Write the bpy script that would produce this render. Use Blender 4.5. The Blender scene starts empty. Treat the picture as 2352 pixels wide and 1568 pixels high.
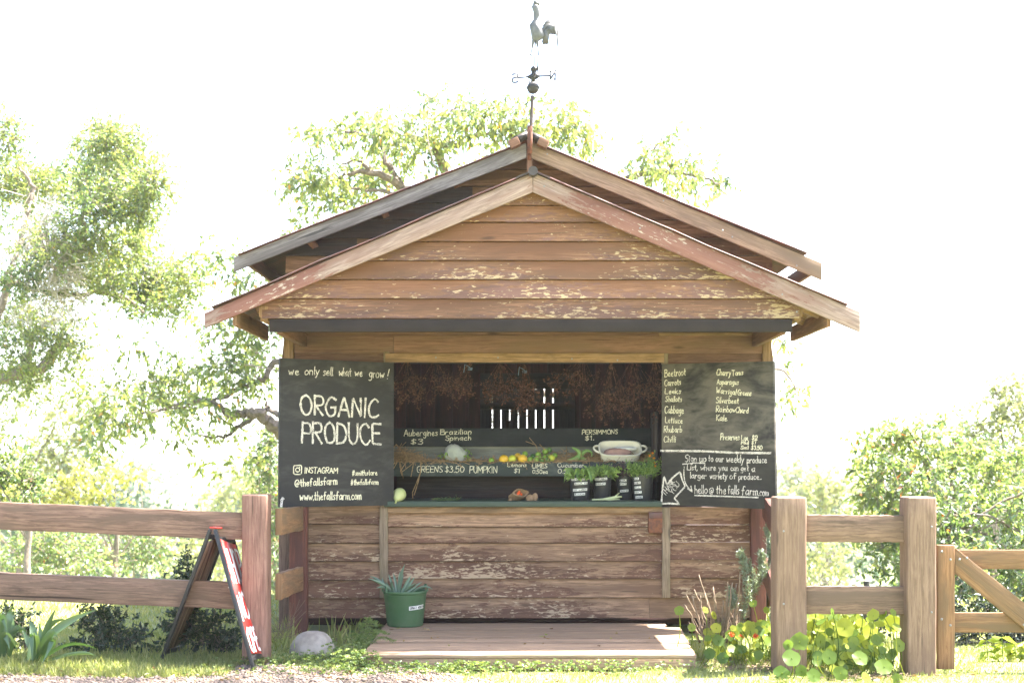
import bpy, math, random
import numpy as np
from mathutils import Vector, Matrix
R = math.radians
random.seed(7)
rng = np.random.default_rng(11)
SC = bpy.context.scene
COL = SC.collection

# ------------------------------------------------------------------ camera, sky, sun, exposure
HZ = 1.6                       # eye height of the photographer
F, CX, HY = 3036.0, 1176.0, 1050.0   # focal length, principal column and horizon row in photo measures (2352 wide)
cam = bpy.data.cameras.new('camera')
cam.lens = F / 2352 * 36
cam.sensor_width = 36
cam.shift_y = (HY - 784) / 2352
cam.clip_start = 0.1
cam.clip_end = 9000
cam.dof.use_dof = True
cam.dof.focus_distance = 11.2
cam.dof.aperture_fstop = 2.0
camo = bpy.data.objects.new('camera', cam)
camo.location = (0, 0, HZ)
camo.rotation_euler = (R(90), 0, 0)
COL.objects.link(camo)
SC.camera = camo

TO_SUN = Vector((0.55, 0.13, 1.0)).normalized()
world = bpy.data.worlds.new('World')
SC.world = world
world.use_nodes = True
wn = world.node_tree
sky = wn.nodes.new('ShaderNodeTexSky')
sky.sky_type = 'NISHITA'
sky.sun_disc = False
sky.sun_elevation = math.asin(TO_SUN.z)
sky.sun_rotation = math.atan2(TO_SUN.x, TO_SUN.y)
sky.air_density = 1.0
sky.dust_density = 2.0
sky.ozone_density = 1.0
bg = wn.nodes['Background']
bg.inputs['Strength'].default_value = 0.085
wn.links.new(sky.outputs[0], bg.inputs['Color'])
sun = bpy.data.lights.new('sun', 'SUN')
sun.energy = 5.0
sun.angle = R(0.53)
sun.color = (1.0, 0.95, 0.86)
suno = bpy.data.objects.new('sun', sun)
suno.rotation_euler = TO_SUN.to_track_quat('Z', 'Y').to_euler()
suno.location = (12, 8, 20)
COL.objects.link(suno)
SC.view_settings.view_transform = 'Standard'
SC.view_settings.look = 'None'
SC.view_settings.exposure = 3.48
SC.view_settings.use_white_balance = True
SC.view_settings.white_balance_temperature = 6500
SC.view_settings.white_balance_tint = 13
SC.view_settings.gamma = 1
SC.cycles.use_denoising = True
SC.cycles.max_bounces = 10
SC.cycles.transmission_bounces = 6
SC.cycles.transparent_max_bounces = 12
SC.cycles.volume_bounces = 1
SC.cycles.volume_step_rate = 4

# ------------------------------------------------------------------ helpers
def P(px, py, Y):
    """A measured point of the photo at the distance Y (metres) it has in the place."""
    return np.array(((px - CX) * Y / F, Y, HZ + (HY - py) * Y / F))

def crop(ox, oy, s):
    return lambda x, y: ((ox + x / s) / 1.7415, (oy + y / s) / 1.7415)

def nrm(v):
    v = np.asarray(v, float)
    return v / max(1e-9, np.linalg.norm(v))

class MB:
    """Collects geometry; build() links it as ONE mesh object."""
    def __init__(s):
        s.V, s.L, s.S, s.U, s.Rn, s.W, s.M, s.n = [], [], [], [], [], [], [], 0
    def add(s, V, Fa, uv=None, rnd=None, wear=None, mat=0):
        V = np.asarray(V, float).reshape(-1, 3)
        Fa = np.asarray(Fa, int)
        if Fa.ndim == 1: Fa = Fa[None]
        m, k = Fa.shape
        s.V.append(V); s.L.append((Fa + s.n).ravel()); s.S.append(np.full(m, k))
        s.U.append(np.zeros((m * k, 2)) if uv is None else np.asarray(uv, float).reshape(-1, 2))
        r = rng.random() if rnd is None else rnd
        s.Rn.append(np.full(m, r) if np.isscalar(r) else np.asarray(r, float))
        s.W.append(np.full(len(V), 0.5) if wear is None else np.asarray(wear, float))
        s.M.append(np.full(m, mat)); s.n += len(V)
    def loft(s, rings, caps=True, rnd=None, wear=None, mat=0, uvo=None):
        A = np.asarray(rings, float)            # n x k x 3
        n, k = A.shape[:2]
        if uvo is None: uvo = rng.random(2) * 37
        cen = A.mean(1)
        ul = np.concatenate([[0], np.cumsum(np.linalg.norm(np.diff(cen, axis=0), axis=1))]) + uvo[0]
        pe = np.concatenate([[0], np.cumsum(np.linalg.norm(np.roll(A[0], -1, 0) - A[0], axis=1))]) + uvo[1]
        if pe[-1] - pe[0] < 1e-6: pe = np.linspace(0, 0.1, k + 1) + uvo[1]
        i, j = np.meshgrid(np.arange(n - 1), np.arange(k), indexing='ij')
        i, j = i.ravel(), j.ravel(); j2 = (j + 1) % k
        Fa = np.stack([i * k + j, i * k + j2, (i + 1) * k + j2, (i + 1) * k + j], 1)
        uv = np.stack([np.stack([ul[i], pe[j]], 1), np.stack([ul[i], pe[j + 1]], 1),
                       np.stack([ul[i + 1], pe[j + 1]], 1), np.stack([ul[i + 1], pe[j]], 1)], 1)
        r = rng.random() if rnd is None else rnd
        w = None if wear is None else np.repeat(np.asarray(wear, float), k) if np.ndim(wear) else np.full(n * k, wear)
        s.add(A.reshape(-1, 3), Fa, uv, r, w, mat)
        if caps:
            base = s.n - n * k
            for ring, rev in ((0, True), (n - 1, False)):
                idx = np.arange(k) + ring * k
                if rev: idx = idx[::-1]
                q = A[ring]; d1 = nrm(q[1] - q[0] + 1e-9); d2 = nrm(q[-1] - q[0] + 1e-9)
                pts = A.reshape(-1, 3)[idx]
                s.L.append(idx + base); s.S.append(np.array([k]))
                s.U.append(np.stack([(pts - q[0]) @ d1 * .15 + uvo[0], (pts - q[0]) @ d2 + uvo[1]], 1))
                s.Rn.append(np.array([r])); s.M.append(np.array([mat]))
    def plank(s, p0, p1, w, t, n=(0, -1, 0), seg=1, jit=0.0, rnd=None, wear=None, mat=0, uvo=None):
        """A board from p0 to p1, width w, thickness t along n."""
        p0, p1 = np.asarray(p0, float), np.asarray(p1, float)
        u = nrm(p1 - p0); n = np.asarray(n, float); n = nrm(n - u * (n @ u)); v = np.cross(n, u)
        rings = []
        for q in np.linspace(0, 1, seg + 1):
            c = p0 + (p1 - p0) * q
            if jit: c = c + v * rng.normal(0, jit) + n * rng.normal(0, jit * .6)
            ww = w / 2 + (rng.normal(0, jit) if jit else 0); tt = t / 2
            rings.append([c - v * ww - n * tt, c + v * ww - n * tt, c + v * ww + n * tt, c - v * ww + n * tt])
        if wear is not None and callable(wear): wear = [wear(p0 + (p1 - p0) * q) for q in np.linspace(0, 1, seg + 1)]
        s.loft(rings, True, rnd, wear, mat, uvo)
    def box(s, c, d, **k):
        """Axis-aligned block; grain along its longest side."""
        c = np.asarray(c, float); a = int(np.argmax(d)); e = np.zeros(3); e[a] = d[a] / 2
        o = [q for q in range(3) if q != a]
        n = np.zeros(3); n[o[0]] = 1
        s.plank(c - e, c + e, d[o[1]], d[o[0]], n, **k)
    def quad4(s, a4, b4, seg=1, jit=0, **k):
        """A bar lofted from end outline a4 to end outline b4."""
        a4, b4 = np.asarray(a4, float), np.asarray(b4, float)
        rings = []
        for q in np.linspace(0, 1, seg + 1):
            r_ = a4 + (b4 - a4) * q
            if jit and 0 < q < 1: r_ = r_ + rng.normal(0, jit, 3) * np.array([0, .5, 1])
            rings.append(r_)
        s.loft(rings, True, **k)
    def tube(s, pts, rad, k=6, caps=True, **kw):
        pts = np.asarray(pts, float); n = len(pts)
        rad = np.full(n, rad) if np.isscalar(rad) else np.asarray(rad, float)
        t = np.gradient(pts, axis=0); t /= np.maximum(1e-9, np.linalg.norm(t, axis=1))[:, None]
        ref = np.array([0, 0, 1.]) if abs(t[0][2]) < .9 else np.array([1., 0, 0])
        a = nrm(np.cross(t[0], ref)); rings = []
        ang = np.arange(k) * 2 * math.pi / k
        for i in range(n):
            a = nrm(a - t[i] * (a @ t[i])); b = np.cross(t[i], a)
            rings.append(pts[i] + rad[i] * (np.cos(ang)[:, None] * a + np.sin(ang)[:, None] * b))
        s.loft(rings, caps, **kw)
    def lathe(s, prof, c=(0, 0, 0), k=24, caps=True, **kw):
        ang = np.arange(k) * 2 * math.pi / k; c = np.asarray(c, float)
        s.loft([np.stack([r * np.cos(ang), r * np.sin(ang), np.full(k, z)], 1) + c for r, z in prof], caps, **kw)
    def ball(s, c, r, k=14, m=8, **kw):
        r = np.ones(3) * r; c = np.asarray(c, float); ang = np.arange(k) * 2 * math.pi / k
        rings = []
        for q in np.linspace(-math.pi / 2, math.pi / 2, m):
            cq = max(math.cos(q), .02)
            rings.append(c + r * np.stack([cq * np.cos(ang), cq * np.sin(ang), np.full(k, math.sin(q))], 1))
        s.loft(rings, True, **kw)
    def leaves(s, p, d, L, W, fold=.25, rnd=None, mat=0):
        """Small pointed leaves: base p, direction d (arrays)."""
        p = np.asarray(p, float); N = len(p)
        d = d / np.maximum(1e-9, np.linalg.norm(d, axis=1))[:, None]
        r = rng.normal(size=(N, 3)); sd = np.cross(d, r); sd /= np.maximum(1e-9, np.linalg.norm(sd, axis=1))[:, None]
        nn = np.cross(sd, d)
        L = np.broadcast_to(L, N)[:, None]; W = np.broadcast_to(W, N)[:, None]
        V = np.stack([p, p + d * L * .42 + sd * W * .5 + nn * W * fold, p + d * L - nn * L * .12, p + d * L * .42 - sd * W * .5 + nn * W * fold], 1)
        i = np.arange(N)[:, None] * 4
        Fa = np.concatenate([i + [0, 1, 2], i + [0, 2, 3]])
        r0 = rng.random(N) if rnd is None else rnd
        s.add(V.reshape(-1, 3), Fa, None, np.concatenate([r0, r0]), None, mat)
    def sticks(s, a, b, r, rnd=None, mat=0):
        """Thin three-sided sticks from a to b (arrays)."""
        a, b = np.asarray(a, float), np.asarray(b, float); N = len(a)
        u = b - a; u /= np.maximum(1e-9, np.linalg.norm(u, axis=1))[:, None]
        q = rng.normal(size=(N, 3)); x = np.cross(u, q); x /= np.maximum(1e-9, np.linalg.norm(x, axis=1))[:, None]; y = np.cross(u, x)
        r = np.broadcast_to(r, N)[:, None]; V = []
        for c, f in ((a, 1.0), (b, .6)):
            for k in range(3):
                an = k * 2.0944; V.append(c + r * f * (x * math.cos(an) + y * math.sin(an)))
        V = np.stack(V, 1); i = np.arange(N)[:, None] * 6
        Fa = np.concatenate([i + [0, 1, 4, 3], i + [1, 2, 5, 4], i + [2, 0, 3, 5]])
        r0 = rng.random(N) if rnd is None else np.broadcast_to(rnd, N)
        uv = np.zeros((len(Fa), 4, 2)); uv[:, :, 0] = rng.random(len(Fa))[:, None] * 9; uv[:, 2:, 0] += .3
        s.add(V.reshape(-1, 3), Fa, uv, np.concatenate([r0, r0, r0]), None, mat)
    def mesh(s, name):
        me = bpy.data.meshes.new(name)
        V = np.concatenate(s.V); L = np.concatenate(s.L); S = np.concatenate(s.S)
        me.vertices.add(len(V)); me.vertices.foreach_set('co', V.ravel())
        me.loops.add(len(L)); me.loops.foreach_set('vertex_index', L.astype(np.int32))
        me.polygons.add(len(S)); me.polygons.foreach_set('loop_start', np.concatenate([[0], np.cumsum(S)[:-1]]).astype(np.int32))
        me.polygons.foreach_set('material_index', np.concatenate(s.M).astype(np.int32))
        me.update(calc_edges=True)
        me.uv_layers.new(name='UVMap').data.foreach_set('uv', np.concatenate(s.U).ravel())
        me.attributes.new('rnd', 'FLOAT', 'FACE').data.foreach_set('value', np.concatenate(s.Rn))
        me.attributes.new('wear', 'FLOAT', 'POINT').data.foreach_set('value', np.concatenate(s.W))
        return me
    def build(s, name, mats, parent=None, smooth=False, bevel=0.0, local=True, flat=False):
        me = s.mesh(name)
        for m in (mats if isinstance(mats, (list, tuple)) else [mats]): me.materials.append(m)
        if smooth:
            me.shade_smooth()
            if not flat: me.set_sharp_from_angle(angle=R(45))
        o = bpy.data.objects.new(name, me); COL.objects.link(o)
        if parent is not None:
            o.parent = parent
            if local: o.matrix_parent_inverse = parent.matrix_basis.inverted()
        if bevel:
            b = o.modifiers.new('bevel', 'BEVEL'); b.width = bevel; b.segments = 2; b.limit_method = 'ANGLE'; b.angle_limit = R(50)
        return o

class Pieces:
    """Like MB, but every shape becomes an object (a part) of its own."""
    def __init__(s): s.l = []
    def __getattr__(s, k):
        def f(*a, **kw):
            m_ = MB(); getattr(m_, k)(*a, **kw); s.l.append(m_)
        return f
    def build(s, *a, **k): return [m_.build(*a, **k) for m_ in s.l]

def tag(o, label=None, cat=None, group=None, kind=None):
    if label: o['label'] = label
    if cat: o['category'] = cat
    if group: o['group'] = group
    if kind: o['kind'] = kind
    return o

def empty(name, loc, label, cat, group=None):
    o = bpy.data.objects.new(name, None); COL.objects.link(o)
    o.location = tuple(loc); o.empty_display_size = .1
    return tag(o, label, cat, group)

def structure(o):
    o['kind'] = 'structure'; return o

# ------------------------------------------------------------------ materials
def newmat(name):
    m = bpy.data.materials.new(name); m.use_nodes = True
    nt = m.node_tree; b = nt.nodes['Principled BSDF']
    return m, nt, b
def N(nt, t, **k):
    n = nt.nodes.new(t)
    for a, v in k.items(): setattr(n, a, v)
    return n
def inp(nt, node, key, v):
    if hasattr(v, 'is_linked') or isinstance(v, bpy.types.NodeSocket): nt.links.new(v, node.inputs[key])
    else: node.inputs[key].default_value = v
def math_(nt, op, a, b=None, clamp=False):
    n = N(nt, 'ShaderNodeMath', operation=op, use_clamp=clamp); inp(nt, n, 0, a)
    if b is not None: inp(nt, n, 1, b)
    return n.outputs[0]
def noise(nt, vec, scale, detail=4, rough=.55, dist=0.0):
    n = N(nt, 'ShaderNodeTexNoise'); inp(nt, n, 'Vector', vec); n.inputs['Scale'].default_value = scale
    n.inputs['Detail'].default_value = detail; n.inputs['Roughness'].default_value = rough; n.inputs['Distortion'].default_value = dist
    return n.outputs['Fac']
def mapping(nt, vec, scale, loc=(0, 0, 0)):
    n = N(nt, 'ShaderNodeMapping'); inp(nt, n, 'Vector', vec); n.inputs['Scale'].default_value = scale; n.inputs['Location'].default_value = loc
    return n.outputs[0]
def ramp(nt, fac, stops, interp='LINEAR'):
    n = N(nt, 'ShaderNodeValToRGB'); inp(nt, n, 'Fac', fac); cr = n.color_ramp; cr.interpolation = interp
    while len(cr.elements) < len(stops): cr.elements.new(.5)
    for e, (p, c) in zip(cr.elements, stops):
        e.position = p; e.color = (c[0], c[1], c[2], 1) if not np.isscalar(c) else (c, c, c, 1)
    return n.outputs['Color']
def step(nt, fac, lo, hi):
    n = N(nt, 'ShaderNodeMapRange', interpolation_type='SMOOTHSTEP'); inp(nt, n, 'Value', fac)
    n.inputs['From Min'].default_value = lo; n.inputs['From Max'].default_value = hi
    return n.outputs[0]
def mixc(nt, fac, a, b, mode='MIX'):
    n = N(nt, 'ShaderNodeMix', data_type='RGBA', blend_type=mode); inp(nt, n, 0, fac)
    for k, v in ((6, a), (7, b)):
        if isinstance(v, bpy.types.NodeSocket): nt.links.new(v, n.inputs[k])
        else: n.inputs[k].default_value = (v[0], v[1], v[2], 1)
    return n.outputs[2]
def attr(nt, name):
    return N(nt, 'ShaderNodeAttribute', attribute_name=name).outputs['Fac']
def bump(nt, b, h, strength=.4, dist=.01):
    n = N(nt, 'ShaderNodeBump'); n.inputs['Strength'].default_value = strength; n.inputs['Distance'].default_value = dist
    nt.links.new(h, n.inputs['Height']); nt.links.new(n.outputs[0], b.inputs['Normal'])

def wood(name, c1, c2, c3=None, paint=None, pamt=0.0, flake=None, famt=0.0, rough=.75, crack=.6, stain=.35, var=.5, tint=None, fresh=None):
    """Timber: grain along U; optional worn paint (amount steered by the 'wear' attribute) and pale flakes of undercoat."""
    k_ = .80
    c3 = c3 or tuple(.6 * x for x in c1)
    c1, c2, c3 = (tuple(x * k_ * q * w_ for x, w_ in zip(c, (1.02, .965, .97) if tint is None else tint)) for c, q in ((c1, 1.15), (c2, .82), (c3, .85)))
    if paint: paint = tuple(x * k_ for x in paint)
    m, nt, b = newmat(name)
    uv = N(nt, 'ShaderNodeTexCoord').outputs['UV']
    rn = attr(nt, 'rnd'); we = attr(nt, 'wear')
    g = noise(nt, mapping(nt, uv, (3.6, 62, 1)), 1, 8, .74, .8)
    broad = noise(nt, mapping(nt, uv, (.9, 7, 1)), 1, 4, .6, .8)
    base = mixc(nt, step(nt, g, .36, .64), c1, c2)
    base = mixc(nt, step(nt, broad, .42, .66), base, c3 or tuple(.6 * x for x in c1))
    if fresh:      # boards kept dry high under the roof have stayed darker and redder
        base = mixc(nt, math_(nt, 'MULTIPLY', math_(nt, 'SUBTRACT', 1.0, step(nt, we, .10, .42)), .75), base, fresh)
    # old stains and scuffs with a shape of their own
    st = noise(nt, mapping(nt, uv, (2.3, 9, 1), (3, 5, 0)), 1, 7, .7)
    base = mixc(nt, math_(nt, 'MULTIPLY', step(nt, st, .52, .74), stain), base, tuple(.25 * x for x in c1))
    # drying cracks
    ck = noise(nt, mapping(nt, uv, (1.0, 34, 1), (7, 1, 0)), 1, 4, .55, .6)
    ckm = math_(nt, 'MULTIPLY', step(nt, ck, .645, .70), crack)
    knot = N(nt, 'ShaderNodeTexVoronoi'); nt.links.new(mapping(nt, uv, (1.1, 4.5, 1)), knot.inputs['Vector']); knot.inputs['Scale'].default_value = 1
    kn = math_(nt, 'MULTIPLY', math_(nt, 'SUBTRACT', 1.0, step(nt, knot.outputs['Distance'], .03, .1)), .7)
    base = mixc(nt, math_(nt, 'MAXIMUM', ckm, kn), base, tuple(.16 * x for x in c1))
    h = g
    if paint is not None:
        pn = noise(nt, mapping(nt, uv, (4.6, 24, 1), (1, 2, 0)), 1, 10, .74, .5)
        fine = noise(nt, mapping(nt, uv, (16, 60, 1)), 1, 4, .6)
        t = math_(nt, 'ADD', pn, math_(nt, 'MULTIPLY', math_(nt, 'SUBTRACT', fine, .5), .22))
        t = math_(nt, 'ADD', t, math_(nt, 'MULTIPLY', math_(nt, 'SUBTRACT', we, .5), .55))
        t = math_(nt, 'ADD', t, math_(nt, 'MULTIPLY', math_(nt, 'SUBTRACT', rn, .5), .16))
        pm = step(nt, t, .53 - pamt, .60 - pamt)
        pv = mixc(nt, step(nt, broad, .3, .8), paint, tuple(.62 * x for x in paint))
        if flake is not None:
            fn = noise(nt, mapping(nt, uv, (13, 46, 1), (4, 9, 0)), 1, 6, .66, .3)
            fb = noise(nt, mapping(nt, uv, (1.6, 3, 1), (2, 6, 0)), 1, 3, .6)
            ft = math_(nt, 'ADD', fn, math_(nt, 'MULTIPLY', math_(nt, 'SUBTRACT', fb, .5), .5))
            ft = math_(nt, 'ADD', ft, math_(nt, 'MULTIPLY', math_(nt, 'SUBTRACT', we, .5), .30))
            fm = step(nt, ft, .66 - famt, .71 - famt)
        base = mixc(nt, math_(nt, 'MULTIPLY', pm, .82), base, pv)
        if flake is not None: base = mixc(nt, math_(nt, 'MULTIPLY', fm, .68), base, flake)
        h = math_(nt, 'ADD', g, math_(nt, 'MULTIPLY', pm, .6))
    vr = math_(nt, 'ADD', 1.0 - var / 2, math_(nt, 'MULTIPLY', rn, var))
    hsv = N(nt, 'ShaderNodeHueSaturation'); nt.links.new(base, hsv.inputs['Color']); nt.links.new(vr, hsv.inputs['Value'])
    nt.links.new(hsv.outputs[0], b.inputs['Base Color'])
    b.inputs['Roughness'].default_value = rough
    b.inputs['Specular IOR Level'].default_value = .25
    bump(nt, b, h, .5, .006)
    return m

def plain(name, c, rough=.5, metal=0.0, var=.25, scale=14, c2=None, bmp=.15, spec=.4):
    m, nt, b = newmat(name)
    co = N(nt, 'ShaderNodeTexCoord').outputs['Object']
    n1 = noise(nt, co, scale, 5, .6); rn = attr(nt, 'rnd')
    base = mixc(nt, step(nt, n1, .3, .7), c, c2 or tuple(x * (1 - var) for x in c))
    hsv = N(nt, 'ShaderNodeHueSaturation'); nt.links.new(base, hsv.inputs['Color'])
    nt.links.new(math_(nt, 'ADD', 1 - var * .5, math_(nt, 'MULTIPLY', rn, var)), hsv.inputs['Value'])
    nt.links.new(hsv.outputs[0], b.inputs['Base Color'])
    b.inputs['Roughness'].default_value = rough; b.inputs['Metallic'].default_value = metal
    b.inputs['Specular IOR Level'].default_value = spec
    if bmp: bump(nt, b, n1, bmp, .01)
    return m

def leafmat(name, stops, trans=.5, gloss=.06, tint=(1.2, 1.2, .62)):
    m, nt, b = newmat(name); out = nt.nodes['Material Output']
    c = ramp(nt, attr(nt, 'rnd'), stops)
    d = N(nt, 'ShaderNodeBsdfDiffuse'); nt.links.new(c, d.inputs['Color'])
    t = N(nt, 'ShaderNodeBsdfTranslucent'); nt.links.new(mixc(nt, 1.0, c, tint, 'MULTIPLY'), t.inputs['Color'])
    mx = N(nt, 'ShaderNodeMixShader'); mx.inputs[0].default_value = trans
    nt.links.new(d.outputs[0], mx.inputs[1]); nt.links.new(t.outputs[0], mx.inputs[2])
    g = N(nt, 'ShaderNodeBsdfGlossy'); g.inputs['Roughness'].default_value = .38; g.inputs['Color'].default_value = (.8, .9, .9, 1)
    m2 = N(nt, 'ShaderNodeMixShader'); m2.inputs[0].default_value = gloss
    nt.links.new(mx.outputs[0], m2.inputs[1]); nt.links.new(g.outputs[0], m2.inputs[2])
    nt.links.new(m2.outputs[0], out.inputs['Surface']); nt.nodes.remove(b)
    return m

def chalkmat(name, c, lo=.36, hi=.56):
    m, nt, b = newmat(name); out = nt.nodes['Material Output']
    co = N(nt, 'ShaderNodeTexCoord').outputs['Object']
    n1 = noise(nt, co, 190, 3, .6); n2 = noise(nt, co, 26, 2)
    f = step(nt, math_(nt, 'ADD', math_(nt, 'MULTIPLY', n1, .75), math_(nt, 'MULTIPLY', n2, .25)), lo, hi)
    d = N(nt, 'ShaderNodeBsdfDiffuse'); d.inputs['Color'].default_value = (*c, 1)
    t = N(nt, 'ShaderNodeBsdfTransparent'); mx = N(nt, 'ShaderNodeMixShader')
    nt.links.new(f, mx.inputs[0]); nt.links.new(t.outputs[0], mx.inputs[1]); nt.links.new(d.outputs[0], mx.inputs[2])
    nt.links.new(mx.outputs[0], out.inputs['Surface']); nt.nodes.remove(b)
    return m

def boardmat(name, c, dust, amt, streak=(1.2, 1, 2.2), lo=.42, hi=.75, above=None):
    """Blackboard paint with the smears of wiped chalk."""
    m, nt, b = newmat(name)
    co = N(nt, 'ShaderNodeTexCoord').outputs['Object']
    n1 = noise(nt, mapping(nt, co, streak), 1.6, 6, .62, 1.2); n2 = noise(nt, mapping(nt, co, (3, 3, 9)), 2.5, 4, .6, .6)
    f = math_(nt, 'MULTIPLY', step(nt, math_(nt, 'ADD', math_(nt, 'MULTIPLY', n1, .7), math_(nt, 'MULTIPLY', n2, .3)), lo, hi), amt)
    if above:      # the upper part is the one wiped and rewritten every day
        z = N(nt, 'ShaderNodeSeparateXYZ'); nt.links.new(co, z.inputs[0]); f = math_(nt, 'MULTIPLY', f, math_(nt, 'ADD', .22, math_(nt, 'MULTIPLY', step(nt, math_(nt, 'ADD', z.outputs['Z'], math_(nt, 'MULTIPLY', n2, .12)), above, above + .1), .95)))
    nt.links.new(mixc(nt, f, c, dust), b.inputs['Base Color'])
    b.inputs['Roughness'].default_value = .75; b.inputs['Specular IOR Level'].default_value = .14
    return m

M = {}
M['siding'] = wood('weatherboard_wood', (.34, .22, .13), (.21, .128, .073), (.19, .115, .068), paint=(.135, .058, .036), pamt=.03, flake=(.43, .315, .20), famt=.045, var=.4, tint=(1.03, .95, .95))
M['gable'] = wood('gable_board_wood', (.29, .165, .088), (.18, .098, .052), (.19, .112, .062), paint=(.19, .10, .083), pamt=.105, flake=(.52, .39, .22), famt=.105, crack=.5, stain=.45, var=.6, tint=(1.05, .94, 1.0), fresh=(.135, .058, .028))
M['backgable'] = wood('rear_gable_board_wood', (.27, .155, .09), (.18, .10, .058), (.15, .085, .052), paint=(.11, .05, .038), pamt=-.08, flake=(.45, .33, .21), famt=-.06, var=.4)
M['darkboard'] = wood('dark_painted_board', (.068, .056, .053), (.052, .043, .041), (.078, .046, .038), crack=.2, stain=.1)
M['barge_red'] = wood('worn_red_barge_wood', (.36, .28, .24), (.26, .185, .155), (.30, .19, .155), paint=(.24, .095, .072), pamt=.015, flake=(.46, .40, .34), famt=-.05, crack=.5, stain=.25, var=.15)
M['barge_grey'] = wood('silver_grey_weathered_wood', (.27, .25, .235), (.17, .155, .145), (.15, .135, .125), crack=.8, stain=.5, var=.1)
M['barge_tan'] = wood('tan_weathered_wood', (.31, .225, .15), (.24, .165, .105), (.22, .16, .11), crack=.55, stain=.25, var=.1)
M['tan'] = wood('tan_trim_wood', (.33, .21, .11), (.23, .14, .068), (.16, .10, .05), crack=.8, stain=.4)
M['header'] = wood('brown_header_wood', (.23, .125, .08), (.17, .09, .058), (.20, .12, .072), crack=.6, stain=.3, var=.4)
M['strip'] = wood('grey_strip_wood', (.27, .205, .14), (.19, .14, .09), (.20, .165, .085), crack=.8, stain=.35, var=.3)
M['redpost'] = wood('oiled_red_hardwood', (.155, .058, .038), (.11, .042, .03), (.09, .036, .028), crack=.5, stain=.3, var=.2)
M['postred'] = wood('rough_sawn_red_gum', (.27, .165, .12), (.19, .105, .078), (.23, .13, .093), crack=1.0, stain=.55, var=.2)
M['rail'] = wood('weathered_fence_rail_wood', (.25, .165, .115), (.155, .098, .068), (.165, .115, .08), crack=1.0, stain=.85, var=.2)
M['postbrown'] = wood('brown_hardwood_post', (.25, .17, .12), (.19, .125, .085), (.20, .13, .095), crack=.9, stain=.35, var=.2)
M['gatewood'] = wood('orange_brown_gate_wood', (.27, .155, .075), (.20, .11, .052), (.18, .12, .065), crack=.5, stain=.35, var=.3)
M['deck'] = wood('reddish_deck_board_wood', (.42, .30, .19), (.28, .19, .115), (.35, .25, .165), crack=.9, stain=.6, var=.4, rough=.6)
M['interior'] = wood('dark_maroon_lining_board', (.062, .019, .018), (.045, .015, .014), (.028, .014, .013), crack=.3, stain=.2, var=.9)
M['greenpaint'] = wood('dark_green_painted_wood', (.048, .075, .052), (.04, .064, .044), (.062, .085, .06), crack=.2, stain=.1, var=.1, rough=.45)
M['greygreen'] = wood('faded_grey_green_board', (.26, .26, .20), (.21, .21, .155), (.18, .18, .135), crack=.2, stain=.2, var=.1)
M['purlin'] = plain('dark_painted_beam', (.027, .0205, .019), .75, 0, .3, 3, bmp=.04, spec=.12)
M['charred'] = wood('raw_pine_inside_of_sign', (.48, .36, .24), (.28, .20, .13), (.10, .07, .05), crack=.9, stain=.9, var=.1)
M['black'] = plain('black_painted_frame', (.018, .018, .019), .5, bmp=.05)
M['signred'] = plain('red_sign_paint', (.62, .045, .035), .4, var=.08, bmp=0)
M['signwhite'] = plain('white_sign_paint', (.8, .79, .76), .45, var=.04, bmp=0)
M['roof'] = plain('rusty_red_roof_iron', (.11, .045, .036), .65, .1, .4, 5, (.06, .036, .032))
M['ridge'] = plain('dark_ridge_capping', (.05, .04, .038), .6, .1, .3, 8)
M['rust'] = plain('rusted_iron', (.20, .07, .032), .8, .1, .4, 30, (.09, .04, .028))
M['zinc'] = plain('dull_zinc_metal', (.12, .12, .123), .5, .35, .3, 30)
M['vanedark'] = plain('dark_grey_iron', (.035, .034, .035), .6, .2, .2, 18)
M['polemetal'] = plain('rusting_iron_pole', (.06, .045, .04), .7, .2, .3, 18)
M['screw'] = plain('galvanised_screw_head', (.22, .22, .22), .5, .3, .1, bmp=0)
M['board'] = boardmat('blackboard_paint', (.031, .029, .0285), (.095, .087, .08), .6)
M['board_dusty'] = boardmat('chalk_dusted_blackboard', (.024, .023, .022), (.115, .10, .08), .9, lo=.33, hi=.62, above=1.66)
M['shelfboard'] = boardmat('shelf_blackboard', (.016, .017, .018), (.05, .05, .05), .4)
M['pricerail'] = boardmat('smeared_price_board', (.034, .04, .037), (.12, .125, .112), .7)
M['chalk'] = chalkmat('white_chalk', (.66, .60, .52), .35, .55)
M['chalky'] = chalkmat('cream_chalk', (.70, .64, .46), .33, .50)
M['ink'] = plain('black_marker_ink', (.02, .02, .025), .6, bmp=0)
M['tape'] = plain('white_paper_tape', (.72, .70, .64), .7, var=.08, bmp=0)
M['pot'] = plain('green_plastic', (.032, .085, .028), .5, 0, .3, 7, (.055, .10, .045), .12)
M['bucket'] = plain('black_plastic_bucket', (.028, .026, .028), .38, bmp=0)
M['soil'] = plain('dark_potting_soil', (.03, .022, .017), .95, 0, .4, 60, bmp=.5)
M['stone'] = plain('grey_boulder', (.34, .30, .255), .9, 0, .3, 9, (.20, .17, .14), .6)
M['enamel'] = plain('cream_enamel', (.78, .72, .60), .22, 0, .06, 4, bmp=0)
M['pink'] = plain('dusty_pink_paper', (.40, .23, .19), .8, 0, .25, 12)
M['white'] = plain('white_cloth', (.78, .75, .72), .8, 0, .1, 12)
M['burlap'] = plain('burlap_sacking', (.36, .22, .12), .95, 0, .35, 130, bmp=.6)
M['bark'] = plain('grey_brown_bark', (.20, .16, .13), .9, 0, .35, 26, (.11, .09, .075), .6)
M['twig'] = plain('pale_dead_twig', (.50, .45, .37), .9, 0, .3, 40)
M['stem'] = plain('brown_woody_stem', (.20, .14, .09), .9, 0, .4, 50)
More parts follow.
